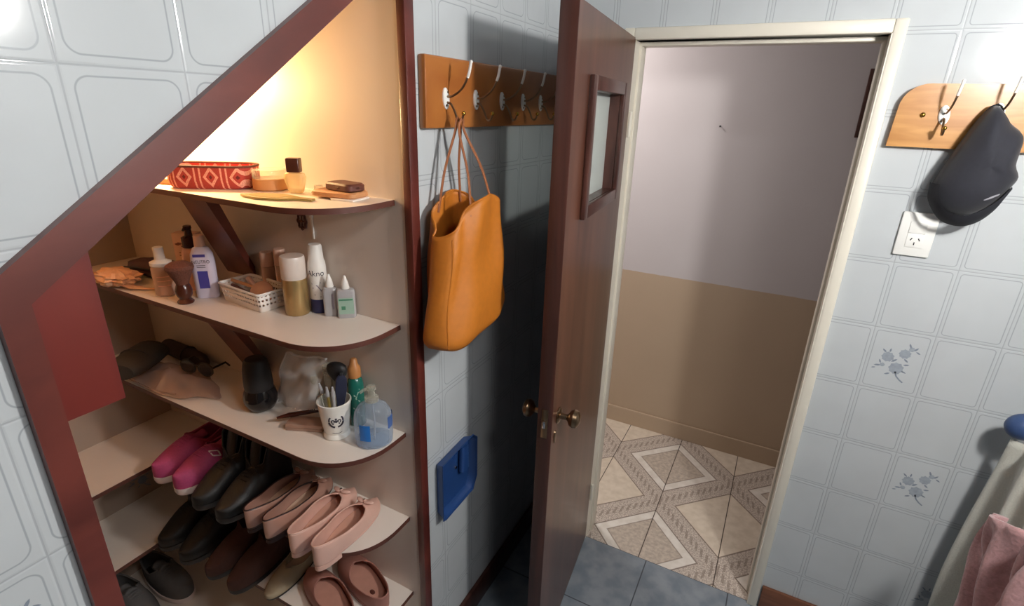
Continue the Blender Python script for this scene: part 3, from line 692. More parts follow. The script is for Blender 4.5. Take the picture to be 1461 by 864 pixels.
# ---------------------------------------------------------------- towels at the right wall
t = T('towel_hook', 'rounded blue plastic hook on the right wall holding the towels', 'hook', (1.5, -.105, 1.035))
bm = nb(); ell(bm, (-.055, 0, 0), (.042, .034, .036), 20, Matrix.Rotation(-.35, 4, 'Y')); O('knob', bm, MT['blueknob'], t)
bm = nb(); lathe(bm, [(0, 0), (.02, 0), (.02, .006), (.010, .012), (.009, .035)], 16, M=Matrix.Rotation(-PI/2, 4, 'Y')); O('stem', bm, MT['blueknob'], t)
def cloth1(u, v):      # off-white towel: straight far edge, vertical folds opening downwards
    z = .985+.09*u*(1-.4*u)-(.985-.16+.09*u)*v; s = .35+.65*sm(0, .7, v)
    y = -.088-.40*u*(.75+.25*sm(0, .6, v))
    x = 1.447-.030*s*math.sin(17*u+.8+1.2*v)-.010*math.sin(31*u+2*v)*s-.006*math.sin(5*v)
    return Vector((min(x, 1.488), y, z))
bm = nb(); grid(bm, cloth1, 70, 40)
tag(solid(O('towel', bm, MT['towel'], smooth=70), .006, 0), 'off-white towel hanging in folds below the blue hook on the right wall', 'towel')
def cloth2(u, v):      # pink towel slung in front, its gathered far edge falling towards the room
    z = .90+.16*u-(.74+.16*u)*v
    y = -.345-.03*v-.13*sm(.05, .8, v)-.34*u*(1-.15*v)
    x = 1.352+.017*math.sin(15*u-5.5*v+.5)+.011*math.sin(27*u+9*v)-.010*math.sin(11*v+8*u)+.005*math.sin(40*u-17*v)
    return Vector((x, y, z))
bm = nb(); grid(bm, cloth2, 60, 44)
tag(solid(O('towel', bm, MT['pink'], smooth=70), .008, 0), 'dusty pink towel bunched in front of the off-white towel at lower right', 'towel')

# ================================================================ things on the top shelf
e = .0004
t = T('basket', 'red woven basket with pale diamond pattern on the top shelf', 'basket', (-.515, -.957, Z1+e), math.radians(32))
bm = nb(); W0, D0 = .205, .10
prof = [(.90, 0), (.96, .004), (1, .02), (1.0, .052)]
loft(bm, [rrect(W0*k, D0*k, .035, z, 7) for k, z in prof] + [rrect(W0-.008, D0-.008, .032, .052, 7), rrect(W0-.012, D0-.012, .03, .008, 7)]); bk = O('side', bm, MT['aztec'], t)
bm = nb(); tube(bm, rrect(W0-.003, D0-.003, .034, .0535, 7), .0032, 8, closed=True); O('rim', bm, MT['rim'], t)
t = T('tin', 'low tan round tin with a clear lid behind the perfume bottle', 'tin', (-.378, -.905, Z1+e))
bm = nb(); lathe(bm, [(0, 0), (.038, 0), (.041, .003), (.041, .026), (.039, .028), (0, .028)], 32); O('body', bm, MT['tan'], t)
bm = nb(); lathe(bm, [(0, .0282), (.039, .0282), (.040, .030), (.040, .046), (.038, .049), (0, .0495)], 32); O('lid', bm, MT['glass'], t)
t = T('perfume_bottle', 'small pale glass bottle with a dark square cap on the top shelf', 'bottle', (-.288, -.905, Z1+e), .5)
bm = nb(); loft(bm, [rrect(.026, .020, .006, 0), rrect(.034, .024, .008, .004), rrect(.046, .030, .012, .026), rrect(.050, .032, .013, .038), rrect(.044, .028, .012, .046), rrect(.018, .018, .008, .049)]); O('glass', bm, MT['amber'], t)
bm = nb(); loft(bm, [rrect(.030, .024, .003, .0495), rrect(.031, .025, .003, .053), rrect(.031, .025, .003, .080), rrect(.029, .023, .003, .082)]); O('stopper', bm, MT['darkcap'], t)
t = T('lid', 'small clear plastic lid beside the dark-capped perfume bottle', 'lid', (-.238, -.882, Z1+e))
bm = nb(); lathe(bm, [(0, 0), (.016, 0), (.016, .003), (.011, .006), (.010, .020), (.0, .021)], 20); O('shell', bm, MT['glass'], t); 
bm = nb(); tube(bm, [(.0165*math.cos(a), .0165*math.sin(a), .003) for a in [2*PI*i/24 for i in range(24)]], .0012, 6, closed=True); O('ring', bm, MT['glass'], t)
t = T('hand_mirror', 'flat olive hand mirror lying at the front of the top shelf', 'mirror', (-.255, -.985, Z1+e), .22)
bm = nb(); prism_z(bm, [(-.098, -.006), (-.06, .024), (-.01, .034), (.03, .020), (.05, .010), (.088, .010), (.092, -.010), (.05, -.012), (.02, -.030), (-.04, -.034), (-.08, -.020)], 0, .005); b = O('back', bm, MT['olive'], t, smooth=30)
bm = nb(); prism_z(bm, [(-.075, -.005), (-.045, .018), (-.01, .025), (.022, .014), (.018, -.020), (-.03, -.024), (-.065, -.014)], .005, .0056); O('glass', bm, MT['amber'], t, smooth=30)
t = T('wallet', 'tan leather wallet with white cards under the dark brown one', 'wallet', (-.155, -.895, Z1+e), .12)
bm = nb(); loft(bm, [rrect(.118, .066, .012, z) if q else rrect(.112, .060, .012, z) for z, q in ((.004, 0), (.007, 1), (.015, 1), (.018, 0))]); O('body', bm, MT['tanleather'], t)
bm = nb(); box(bm, .0, .062, -.036, .026, 0, .004, .0008); O('card', bm, MT['card'], t)
t = T('wallet', 'dark brown wallet on top of the tan wallet on the top shelf', 'wallet', (-.143, -.890, Z1+.0186), -.12)
bm = nb(); loft(bm, [rrect(.088, .052, .012, z) if q else rrect(.080, .046, .012, z) for z, q in ((0, 0), (.003, 1), (.014, 1), (.018, 0))]); O('body', bm, MT['brownleather'], t)
bm = nb(); tube(bm, [(.044*math.cos(a), .026*math.sin(a), .009) for a in [-PI/2+PI*i/10 for i in range(11)]], .0018, 6); O('flap_seam', bm, MT['darkcap'], t)
t = T('soap', 'pale yellow folded cloth at the left end of the top shelf, beyond the basket', 'cloth', (-.66, -.99, Z1+e), .3)
t.name = 'folded_cloth'
bm = nb(); loft(bm, [rrect(.09, .06, .015, 0), rrect(.098, .066, .018, .006), rrect(.094, .064, .018, .014), rrect(.07, .045, .015, .018)]); O('fold', bm, MT['tanleather'], t)
t = T('hanging_ornament', 'small brown pierced ornament hanging on the closet side under the top shelf', 'ornament', (-.354, -.8402, 1.493))
bm = nb()
ring = [(.014*(1+.12*math.cos(8*a))*math.cos(a), -.003, .020*(1+.12*math.cos(8*a))*math.sin(a)) for a in [2*PI*i/48 for i in range(48)]]
tube(bm, ring, .003, 6, closed=True)
O('ring', bm, MT['brownleather'], t)
bm = nb(); tube(bm, [(-.012, -.003, 0), (.012, -.003, 0)], .002, 6); tube(bm, [(0, -.003, -.018), (0, -.003, .018)], .002, 6); ell(bm, (0, -.004, 0), (.005, .003, .005), 10); O('cross', bm, MT['brownleather'], t)
t = T('hanging_strip', 'thin white plastic strip hanging beside the brown ornament', 'strip', (-.317, -.8402, 1.468), 0)
bm = nb(); box(bm, -.0035, .0035, -.004, -.0005, -.018, .040, .001); O('blade', bm, MT['whitepl'], t)
bm = nb(); box(bm, -.005, .005, -.006, -.0005, .038, .050, .001); O('clip', bm, MT['whitepl'], t)

# ================================================================ second shelf
def crumple(bm, rx, ry, rz, seed, k=.35, nu=26, nv=16):
    rnd = random.Random(seed); ph = [rnd.uniform(0, 6.3) for _ in range(10)]
    def fn(u, v):
        th = 2*PI*u; fi = PI*(v-.5); c = math.cos(fi)
        n = 1+k*(.5*math.sin(5*th+ph[0]+3*v)+.4*math.sin(9*th+ph[1]-7*v)+.35*math.sin(13*v*PI+ph[2]+2*th)+.3*math.sin(17*th+11*v+ph[3]))*c*.6
        z = max(0, (math.sin(fi)*n*.5+.5))*rz
        return Vector((rx*c*n*math.cos(th), ry*c*n*math.sin(th), z))
    vs = grid(bm, lambda u, v: fn(u, .03+.94*v), nu, nv, True)
    bm.faces.new(list(reversed(vs[0]))); bm.faces.new(vs[-1]); return bm
t = T('plastic_bag', 'crumpled pale orange plastic bag at the left end of the second shelf', 'bag', (-.935, -1.035, Z2+e))
bm = nb(); crumple(bm, .075, .045, .050, 3); O('heap', bm, MT['crinkle2'], t, smooth=20)
bm = nb(); tube(bm, [(.05, -.01, .02), (.075, .0, .006), (.11, .015, .004), (.14, .03, .004)], [.018, .013, .006, .003], 8, flat=.5); O('twisted_end', bm, MT['crinkle2'], t, smooth=40)
t = T('pouch', 'dark plum soft pouch lying behind the pale orange bag', 'pouch', (-.935, -.925, Z2+e), .25)
bm = nb(); crumple(bm, .095, .045, .055, 9, .12); O('body', bm, MT['plum'], t, smooth=50)
bm = nb(); tube(bm, [(-.08, -.035, .030), (-.03, -.046, .036), (.03, -.046, .034), (.08, -.033, .028)], .003, 6); O('zip', bm, MT['black'], t)
def flatface(bm, x0, x1, z0, z1, y, mi=0):
    bm.faces.new([bm.verts.new(p) for p in ((x0, y, z0), (x1, y, z0), (x1, y, z1), (x0, y, z1))]).material_index = mi
VIEW = math.atan2(-1.80+.95, .77+.6)+PI/2       # turn a thing's front (local -y) towards the room
t = T('spray_bottle', 'pinkish clear spray bottle with a tall pale cap, left on the second shelf', 'bottle', (-.742, -1.008, Z2+e), .4)
bm = nb(); lathe(bm, [(0, 0), (.024, 0), (.027, .004), (.027, .078), (.024, .086)], 24); O('body', bm, MT['pinkclear'], t)
bm = nb(); lathe(bm, [(.0255, .085), (.027, .087), (.027, .096), (.016, .101), (.0135, .103), (.0125, .137), (0, .139)], 24); O('cap', bm, MT['whitepl'], t)
bm = nb(); wrap(bm, [[(-.016+.032*i/6, z) for i in range(7)]+[(.016-.032*i/6, z+.003) for i in range(7)] for z in (.03, .044, .056)], .027, 0, -.95); O('label_print', bm, MT['peach'], t, smooth=0)
t = T('carton', 'pink card box with brown floral print behind the spray bottle', 'box', (-.795, -.892, Z2+e), .5)
bm = nb(); box(bm, -.034, .034, -.018, .018, 0, .150, .001); b = O('box', bm, MT['floral'], t)
bm = nb()
for k in range(5):
    a = k*1.3; c0 = (-.018+.011*k, .118-.010*math.sin(k*2))
    pts = [(c0[0]+.011*math.cos(a+q)*(.35 if q % 3.14 > 1 else 1), c0[1]+.005*math.sin(a*0+q)) for q in (0, .8, 1.6, 2.4, 3.14, 4, 4.7, 5.5)]
    bm.faces.new([bm.verts.new((x, -.0184, z)) for x, z in pts])
for z in (.09, .082, .05): flatface(bm, -.02, .018, z, z+.0025, -.0184)
O('print', bm, MT['print_'], b, smooth=0)
t = T('pump_bottle', 'peach bottle with a dark brown pump top in front of the floral box', 'bottle', (-.712, -.935, Z2+e), .5)
bm = nb(); loft(bm, [rrect(.048, .032, .010, 0), rrect(.050, .034, .012, .003), rrect(.050, .034, .012, .112), rrect(.044, .030, .012, .122), rrect(.024, .024, .010, .126)]); O('body', bm, MT['peach'], t)
bm = nb(); lathe(bm, [(.019, .1265), (.020, .128), (.020, .155), (.010, .160), (.009, .178), (.011, .180), (.010, .188), (0, .189)], 20); p = O('pump', bm, MT['darkcap'], t)
bm = nb(); tube(bm, [(0, 0, .183), (0, -.016, .183), (0, -.022, .178)], .0035, 8); O('nozzle', bm, MT['darkcap'], p)
t = T('makeup_brush', 'brown powder brush standing on its dark bulb handle on the second shelf', 'brush', (-.634, -1.021, Z2+e))
bm = nb(); lathe(bm, [(0, 0), (.020, 0), (.021, .004), (.014, .012), (.020, .024), (.0215, .036), (.017, .050), (.015, .054)], 24); O('handle', bm, MT['tortoise'], t)
bm = nb(); lathe(bm, [(.0148, .053), (.017, .060), (.027, .082), (.0345, .098), (.033, .106), (.022, .113), (0, .116)], 28); O('bristles', bm, MT['bristle'], t)
t = T('lotion_bottle', 'white lotion bottle with a blue label between the brush and the basket', 'bottle', (-.626, -.960, Z2+e), .72)
bm = nb(); loft(bm, [rrect(.054, .030, .013, 0), rrect(.058, .034, .015, .004), rrect(.060, .035, .016, .10), rrect(.056, .033, .015, .125), rrect(.040, .027, .013, .142), rrect(.024, .022, .010, .147)]); O('body', bm, MT['paleblue'], t)
bm = nb(); loft(bm, [rrect(.027, .025, .011, .1472), rrect(.028, .026, .012, .150), rrect(.026, .024, .011, .176), rrect(.022, .020, .009, .178)]); O('cap', bm, MT['pinkpl'], t)
bm = nb(); flatface(bm, -.013, .013, .030, .080, -.0179); O('front_label', bm, MT['bluelabel'], t, smooth=0)
bm = nb(); flatface(bm, -.018, .013, .119, .127, -.0168); O('top_label', bm, MT['bluelabel'], t, smooth=0)
bm = nb()
for q in letters('NEUTRO', .0125): bm.faces.new([bm.verts.new((u*.9, -.0180, v+.102)) for u, v in q])
for z in (.095, .090): flatface(bm, -.012, .010, z, z+.0016, -.0180)
O('lettering', bm, MT['ink'], t, smooth=0)
t = T('storage_basket', 'white perforated plastic basket of make-up on the second shelf', 'basket', (-.478, -.920, Z2+e), math.radians(-4.5))
bm = nb(); loft(bm, [rrect(.166, .082, .008, 0, 4), rrect(.170, .086, .009, .003, 4), rrect(.182, .098, .010, .050, 4)], True, False)
o = O('tray', bm, MT['dots'], t); solid(o, .0016, -1)
bm = nb(); tube(bm, rrect(.183, .099, .010, .0515, 4), .0030, 8, closed=True); O('rim', bm, MT['whitepl'], t)
def put(base, dx, dy, dz=0):
    a = base.rotation_euler.z; return (base.location.x+dx*math.cos(a)-dy*math.sin(a), base.location.y+dx*math.sin(a)+dy*math.cos(a), base.location.z+dz)
sb = t
t = T('compact', 'round tan make-up compact leaning inside the white perforated basket', 'compact', put(sb, .045, -.008, .0035)); t.rotation_euler = (.95, -.15, .5)
bm = nb(); lathe(bm, [(0, -.006), (.029, -.006), (.032, -.003), (.032, .004), (.029, .006), (0, .0075)], 30, c=(0, .032, .012)); O('case', bm, MT['compact'], t)
bm = nb(); box(bm, -.005, .005, -.0015, .0015, .008, .014, .0005); O('clasp', bm, MT['oldbrass'], t)
for i, (dx, dy, a, tilt, m_, nm, lab) in enumerate(((-.035, -.012, .2, .22, 'brownleather', 'pencil', 'dark brown make-up pencil lying across the white perforated basket'), (-.025, .018, -.1, .30, 'pinkpl', 'lipstick_tube', 'pinkish make-up tube lying in the white perforated basket'), (-.05, .002, .35, .18, 'tanleather', 'pencil', 'tan make-up pencil lying at the left of the white perforated basket'))):
    t = T(nm, lab, 'make-up', put(sb, dx, dy, .030+.006*i)); t.rotation_euler = (0, tilt, a-.15)
    r = .0045 if nm == 'pencil' else .0075
    bm = nb(); tube(bm, [(-.045, 0, 0), (.030, 0, 0)], r, 10); O('barrel', bm, MT[m_], t)
    bm = nb(); tube(bm, [(.030, 0, 0), (.045, 0, 0)], [r*.95, r*.95 if nm != 'pencil' else .0008], 10); O('tip', bm, MT['oldbrass'], t)
for x, y, h, lab, r in ((-.498, -.856, .126, 'pinkish round-shouldered bottle behind the left of the white basket', .018), (-.440, -.858, .145, 'tall slim pinkish bottle behind the white basket, next to the gold can', .0155)):
    t = T('cosmetic_bottle', lab, 'bottle', (x, y, Z2+e))
    bm = nb(); lathe(bm, [(0, 0), (r, 0), (r, h*.66), (r*.94, h*.68)], 22); O('body', bm, MT['pinkclear'], t)
    bm = nb(); lathe(bm, [(r*.98, h*.685), (r, h*.69), (r, h-.003), (r*.9, h), (0, h)], 22); O('cap', bm, MT['pinkpl'], t)
t = T('spray_can', 'gold spray can with a milky cap beside the white perforated basket', 'can', (-.322, -.915, Z2+e))
bm = nb(); lathe(bm, [(0, 0), (.029, 0), (.031, .003), (.031, .090), (.029, .099)], 32); O('can', bm, MT['gold'], t)
bm = nb(); lathe(bm, [(.0305, .097), (.0312, .098), (.0312, .150), (.029, .156), (0, .157)], 32); O('cap', bm, MT['capclear'], t)
t = T('aerosol_can', 'white aerosol with dark lettering and a navy base, behind the dropper bottles', 'can', (-.284, -.872, Z2+e))
bm = nb(); lathe(bm, [(.0232, .038), (.0235, .04), (.0235, .120), (.022, .135), (.0195, .143), (.0175, .178), (.015, .183), (0, .1835)], 28); O('can', bm, MT['whitepl'], t)
bm = nb(); lathe(bm, [(0, 0), (.0225, 0), (.0235, .002), (.0235, .0375), (.0233, .038)], 28); O('base_band', bm, MT['navy'], t)
fa = math.atan2(-.93, 1.05)
bm = nb(); wrap(bm, letters('Akno', .021), .0235, .103, fa-.22); O('lettering', bm, MT['ink'], t, smooth=0)
bm = nb(); wrap(bm, strip([(-.012, .082), (.012, .085)], .005)+strip([(-.010, .070), (.002, .078), (.012, .062), (-.006, .052), (.010, .046)], .003), .0235, 0, fa-.25); O('print', bm, MT['greymark'], t, smooth=0)
for x, y, h, w_, d_, lab, lb in ((-.236, -.880, .112, .036, .026, 'cloudy dropper bottle with a white tip, next to the white aerosol', 0), (-.193, -.868, .112, .046, .026, 'clear dropper bottle with a green label, rightmost on the second shelf', 1)):
    t = T('dropper_bottle', lab, 'bottle', (x, y, Z2+e), .72, 'dropper bottles')
    bh = .078
    bm = nb(); loft(bm, [rrect(w_-.004, d_-.004, .007, 0), rrect(w_, d_, .008, .003), rrect(w_, d_, .008, bh-.008), rrect(w_*.85, d_*.85, .008, bh-.002), rrect(.016, .016, .0075, bh)]); O('body', bm, MT['dropper'], t)
    bm = nb(); lathe(bm, [(.0105, bh+.0002), (.011, bh+.002), (.0085, bh+.016), (.0045, bh+.028), (.003, bh+.034), (0, bh+.035)], 18); O('tip', bm, MT['whitepl'], t)
    if lb:
        bm = nb(); flatface(bm, -.019, .019, .012, .056, -d_/2-.0004); lbm = O('label', bm, MT['greenlabel'], t, smooth=0)
        bm = nb(); flatface(bm, -.012, -.002, .024, .034, -d_/2-.0008); flatface(bm, -.017, .017, .049, .053, -d_/2-.0008); O('label_mark', bm, MT['green'], lbm, smooth=0)
    else:
        bm = nb(); flatface(bm, .004, .009, .02, .062, -d_/2-.0004); O('level_window', bm, MT['greymark'], t, smooth=0)

# ================================================================ third shelf
t = T('plastic_bag', 'crumpled clear plastic bag lying at the left of the third shelf', 'bag', (-.86, -.985, Z3+e))
def cr(u, v):
    th = 2*PI*u; r = v; n = 1+.07*math.sin(5*th+1)+.04*math.sin(9*th+2)
    x = .215*r*n*math.cos(th); y = .074*r*n*math.sin(th)
    z = .002+.026*(1-r**2)+.005*(1-r*.6)*(math.sin(40*x+23*y+2)+.8*math.sin(31*x-70*y)+.6*math.sin(95*x+40*y+1)+2)
    return Vector((x, y, max(.001, z)))
bm = nb(); grid(bm, lambda u, v: cr(u, .03+.97*v), 72, 22, True); O('sheet', bm, MT['crinkle'], t, smooth=15)
bm = nb(); tube(bm, [(-.2, -.05, .012), (-.1, -.07, .008), (.02, -.075, .010), (.12, -.06, .016)], .0022, 5); O('hem', bm, MT['crinkle'], t)
t = T('pouch', 'rolled dark olive cloth pouch on the crumpled clear bag', 'pouch', (-.955, -1.012, Z3+.040), .35)
bm = nb(); M2 = Matrix.Translation((0, 0, .030)) @ Matrix.Rotation(PI/2, 4, 'X') @ Matrix.Rotation(.15, 4, 'Y')
lathe(bm, [(0, -.065), (.03, -.065), (.044, -.056), (.047, 0), (.044, .075), (.034, .105), (0, .11)], 22, M=M2, sx=1.25, sy=.75); O('roll', bm, MT['darkbag'], t, smooth=50)
bm = nb(); tube(bm, [(.0575*math.cos(a), -.02, .030+.0355*math.sin(a)) for a in [2*PI*i/20 for i in range(20)]], .0025, 6, closed=True); O('tie', bm, MT['black'], t)
t = T('rolled_pouch', 'long dark brown rolled pouch behind the olive one on the third shelf', 'pouch', (-.955, -.878, Z3+e), -.05)
bm = nb(); lathe(bm, [(0, -.12), (.018, -.12), (.026, -.11), (.028, 0), (.024, .09), (.012, .125), (0, .13)], 20, M=Matrix.Translation((0, 0, .0265)) @ Matrix.Rotation(PI/2, 4, 'Y')); O('roll', bm, MT['plum2'], t, smooth=50)
bm = nb(); tube(bm, [(.02, .0285*math.cos(a), .0275+.0275*math.sin(a)) for a in [2*PI*i/20 for i in range(20)]], .002, 6, closed=True); O('tie', bm, MT['black'], t)
t = T('sunglasses', 'dark sunglasses lying on the crumpled clear bag beside the olive pouch', 'glasses', (-.765, -.955, Z3+.034), .2)
bm = nb()
for s in (-1, 1): prism_y(bm, [(s*.034+.026*math.cos(a), .024+.021*math.sin(a)) for a in [2*PI*i/16 for i in range(16)]], -.003, .001)
O('lenses', bm, MT['gloss'], t)
bm = nb()
for s in (-1, 1): tube(bm, [(s*.034+.027*math.cos(a), -.001, .024+.022*math.sin(a)) for a in [2*PI*i/20 for i in range(20)]], .003, 6, closed=True)
tube(bm, [(-.010, -.001, .030), (0, -.003, .034), (.010, -.001, .030)], .0028, 6); O('front_frame', bm, MT['darkbag'], t)
for s in (-1, 1):
    bm = nb(); tube(bm, [(s*.062, 0, .032), (s*.063, .05, .030), (s*.06, .066, .010)], .003, 6); O('temple', bm, MT['darkbag'], t)
t = T('bulb_bottle', 'black bulb-shaped bottle with a glossy round base, left of the clear pouch', 'bottle', (-.480, -.952, Z3+e))
bm = nb(); lathe(bm, [(0, 0), (.022, 0), (.036, .008), (.0455, .026), (.047, .042), (.043, .060), (.0385, .070)], 32); O('base_bulb', bm, MT['gloss'], t)
bm = nb(); lathe(bm, [(.0385, .0702), (.0395, .080), (.0385, .105), (.036, .135), (.032, .155), (.026, .162), (0, .164)], 32); O('sleeve', bm, MT['black'], t)
t = T('vinyl_pouch', 'clear vinyl pouch with white piping leaning against the closet side', 'pouch', (-.40, -.885, Z3+e), .12)
def vp(u, v, o):
    x = -.072+.150*u; h = .030+.150*v
    b = math.sin(PI*u)*math.sin(PI*min(1, v*1.05))
    return Vector((x*(1-.10*(1-v))+.028*v-.004, o*(.004+.022*b*(1-v*.5))+.036*v-.018+.006*math.sin(9*u+7*v)+.004*math.sin(17*u-11*v), h-.028+.012*u*v+.002*math.sin(14*u)))
bm = nb()
for o_ in (-1, 1): grid(bm, lambda u, v: vp(u, v, o_), 20, 14)
O('vinyl', bm, MT['zip'], t, smooth=40)
bm = nb(); loop = [vp(0, 1-i/12, -.0) for i in range(13)]+[vp(i/12, 0, 0) for i in range(1, 13)]
tube(bm, loop, .0048, 8); O('piping', bm, MT['zipedge'], t)
bm = nb(); tube(bm, [vp(i/12, 1, 0) for i in range(13)], .005, 6, flat=.5); O('zip', bm, MT['zipedge'], t)
bm = nb(); box(bm, .055, .075, -.010, .006, .05, .112, .003); O('clear_stick', bm, MT['glass'], t)
t = T('clear_case', 'tall clear plastic case standing behind the white crown cup', 'case', (-.285, -.860, Z3+e))
bm = nb(); loft(bm, [rrect(.034, .026, .007, 0), rrect(.036, .028, .008, .003), rrect(.038, .030, .008, .135)], True, False); o = O('tube', bm, MT['glass'], t); solid(o, .0015, -1)
bm = nb(); loft(bm, [rrect(.040, .032, .008, .126), rrect(.041, .033, .009, .130), rrect(.040, .032, .008, .152)]); O('lid', bm, MT['glass'], t)
t = T('eyeshadow_case', 'flat mauve-beige make-up case under the dark comb, left of the crown cup', 'make-up case', (-.292, -.955, Z3+e), .42)
bm = nb(); box(bm, -.052, .052, -.022, .022, 0, .008, .001); O('base', bm, MT['beigecard'], t)
bm = nb(); box(bm, -.052, .052, -.022, .022, .0085, .020, .0015); O('lid', bm, MT['beigecard'], t)
t = T('hair_comb', 'dark tortoise comb resting across the mauve-beige case', 'comb', (-.326, -.945, Z3+.0215), .85)
bm = nb(); tube(bm, [(-.062, 0, .004), (-.03, .002, .006), (.02, .002, .006), (.05, 0, .004)], [.004, .0085, .008, .004], 8, flat=.7); s = O('spine', bm, MT['tortoise'], t)
bm = nb()
for i in range(14): box(bm, -.03+.005*i, -.0275+.005*i, .004, .018, .001, .0035)
O('teeth', bm, MT['tortoise'], s, smooth=0)
t = T('crown_cup', 'white cup printed with a crown and laurel, holding brushes on the third shelf', 'cup', (-.197, -.938, Z3+e))
t.name = 'cup'
R = lambda z: .0335+.0095*min(1, max(0, (z-.02)/.075))
bm = nb(); lathe(bm, [(0, 0), (.032, 0), (.035, .003), (.0345, .010), (.0315, .016), (R(.02), .021), (R(.06), .060), (R(.1), .099), (.0448, .104), (.0448, .108), (.0415, .109), (.0405, .098), (.031, .022), (0, .020)], 40); O('body', bm, MT['mug'], t)
fa = math.atan2(-.866, .965)
pol = strip([(.0185*math.cos(a), .062+.017*math.sin(a)) for a in [PI+.05+(PI/2-.25)*i/8 for i in range(9)]], .0058)+strip([(.0185*math.cos(a), .062+.017*math.sin(a)) for a in [1.5*PI+.2+(PI/2-.25)*i/8 for i in range(9)]], .0058)
pol += strip([(-.0185, .062), (-.0175, .072), (-.014, .077)], .0042)+strip([(.0185, .062), (.0175, .072), (.014, .077)], .0042)
pol += strip([(-.010, .0565), (.010, .0565)], .0042)+strip([(-.010, .059), (-.0125, .066), (-.008, .069), (-.003, .065), (0, .060)], .0032)+strip([(.010, .059), (.0125, .066), (.008, .069), (.003, .065), (0, .060)], .0032)+strip([(0, .060), (0, .074)], .0032)+strip([(-.003, .0715), (.003, .0715)], .0032)+strip([(-.005, .060), (-.005, .068)], .0026)+strip([(.005, .060), (.005, .068)], .0026)
bm = nb(); wrap(bm, pol, .04, 0, fa, .0007, taper=R); wrap(bm, strip([(-.012, .026), (-.004, .024), (.006, .0245), (.013, .027)], .0015), .04, 0, fa, .0012, taper=R); O('crown_emblem', bm, MT['ink'], t, smooth=0)
cup = t
def brush(dx, dy, lean, lab, kind):
    t = T('cosmetic_brush', lab, 'brush', (cup.location.x+dx*.5, cup.location.y+dy*.5, cup.location.z+.0212)); t.rotation_euler = lean
    return t
t = brush(-.004, .030, (-.06, .0, .3), 'large black-headed brush standing in the white crown cup', 0)
bm = nb(); tube(bm, [(0, 0, .001), (0, 0, .13)], .0055, 10); O('handle', bm, MT['black'], t)
bm = nb(); lathe(bm, [(.006, .128), (.013, .135), (.026, .152), (.029, .165), (.026, .176), (.016, .183), (0, .186)], 22, sy=.55); O('head', bm, MT['black'], t)
t = brush(.030, -.004, (-.02, .10, .9), 'dark navy flat handle standing at the right of the crown cup', 0)
bm = nb(); loft(bm, [rrect(.010, .006, .002, .001), rrect(.014, .006, .002, .06), rrect(.030, .008, .003, .115), rrect(.028, .008, .003, .15), rrect(.016, .006, .002, .160)]); O('handle', bm, MT['inkblue'], t)
bm = nb(); loft(bm, [rrect(.012, .006, .002, .158), rrect(.010, .005, .002, .170)]); O('end', bm, MT['black'], t)
for dx, dy, ln, lab, m_ in ((-.028, -.004, (.06, -.16, .2), 'clear tweezers-like stick at the left of the crown cup', 'glass'), (-.006, -.018, (.08, -.03, .6), 'olive clear stick standing at the front of the crown cup', 'olive'), (.010, -.012, (.06, .06, .1), 'pale clear stick standing in the middle of the crown cup', 'dropper')):
    t = brush(dx, dy, ln, lab, 1)
    bm = nb(); tube(bm, [(0, 0, .001), (0, 0, .105)], .0042, 10); O('handle', bm, MT[m_], t)
    bm = nb(); tube(bm, [(0, 0, .105), (0, 0, .112), (0, 0, .135)], [.0045, .0055, .0025], 10); O('tip', bm, MT['dropper'], t)
t = T('body_mist_bottle', 'slim green bottle with an orange-brown cap behind the crown cup', 'bottle', (-.186, -.868, Z3+e))
bm = nb(); lathe(bm, [(0, 0), (.020, 0), (.022, .003), (.022, .125), (.019, .140), (.013, .147)], 26); O('body', bm, MT['teal'], t)
bm = nb(); wrap(bm, strip([(-.012, .03), (.004, .045), (-.01, .06), (.008, .08), (-.006, .10), (.01, .118)], .004)+strip([(.012, .03), (0, .05), (.012, .07), (-.002, .09), (.006, .11)], .003)+strip([(-.014, .02), (.014, .02)], .004), .022, 0, math.atan2(-.9, .95)); O('leaf_print', bm, MT['greenlabel'], t, smooth=0)
bm = nb(); lathe(bm, [(.015, .1472), (.0175, .149), (.0175, .176), (.012, .184), (.009, .200), (.006, .203), (0, .204)], 24); O('cap', bm, MT['orangecap'], t)
t = T('gel_bottle', 'wide clear blue bottle with a domed shoulder at the right end of the third shelf', 'bottle', (-.088, -.912, Z3+e), .75)
pro = [(0, 0), (.044, 0), (.048, .004), (.050, .02), (.0495, .075), (.046, .095), (.036, .112), (.022, .121), (.016, .124)]
bm = nb(); lathe(bm, pro, 36, sy=.86); O('body', bm, MT['bluegel'], t)
bm = nb(); lathe(bm, [(0, .003), (.042, .003), (.045, .006), (.046, .016), (0, .017)], 30, sy=.85); O('gel', bm, MT['bluegel'], t)
bm = nb(); lathe(bm, [(.0165, .1242), (.018, .126), (.018, .136), (.010, .140), (.008, .156), (.013, .158), (.012, .166), (0, .168)], 22); p = O('pump', bm, MT['glass'], t)
bm = nb(); tube(bm, [(0, 0, .162), (-.018, -.006, .162), (-.028, -.010, .156)], .004, 8); O('nozzle', bm, MT['glass'], p)
bm = nb(); tube(bm, [(0, 0, .006), (.004, 0, .06), (0, 0, .124)], .0025, 8); O('dip_tube', bm, MT['dropper'], p)
bm = nb()
def gelface(u0, u1, z0, z1, mi=0):
    for i in range(6):
        a0, a1 = u0+(u1-u0)*i/6, u0+(u1-u0)*(i+1)/6
        bm.faces.new([bm.verts.new((.0503*math.cos(a), .0503*.86*math.sin(a), z)) for a, z in ((a0, z0), (a1, z0), (a1, z1), (a0, z1))]).material_index = mi
gelface(-2.35, -1.75, .028, .075); O('front_label', bm, MT['blueprint'], t, smooth=0)
bm = nb(); gelface(-.75, .35, .052, .086); O('side_label', bm, MT['gelblue'], t, smooth=0)

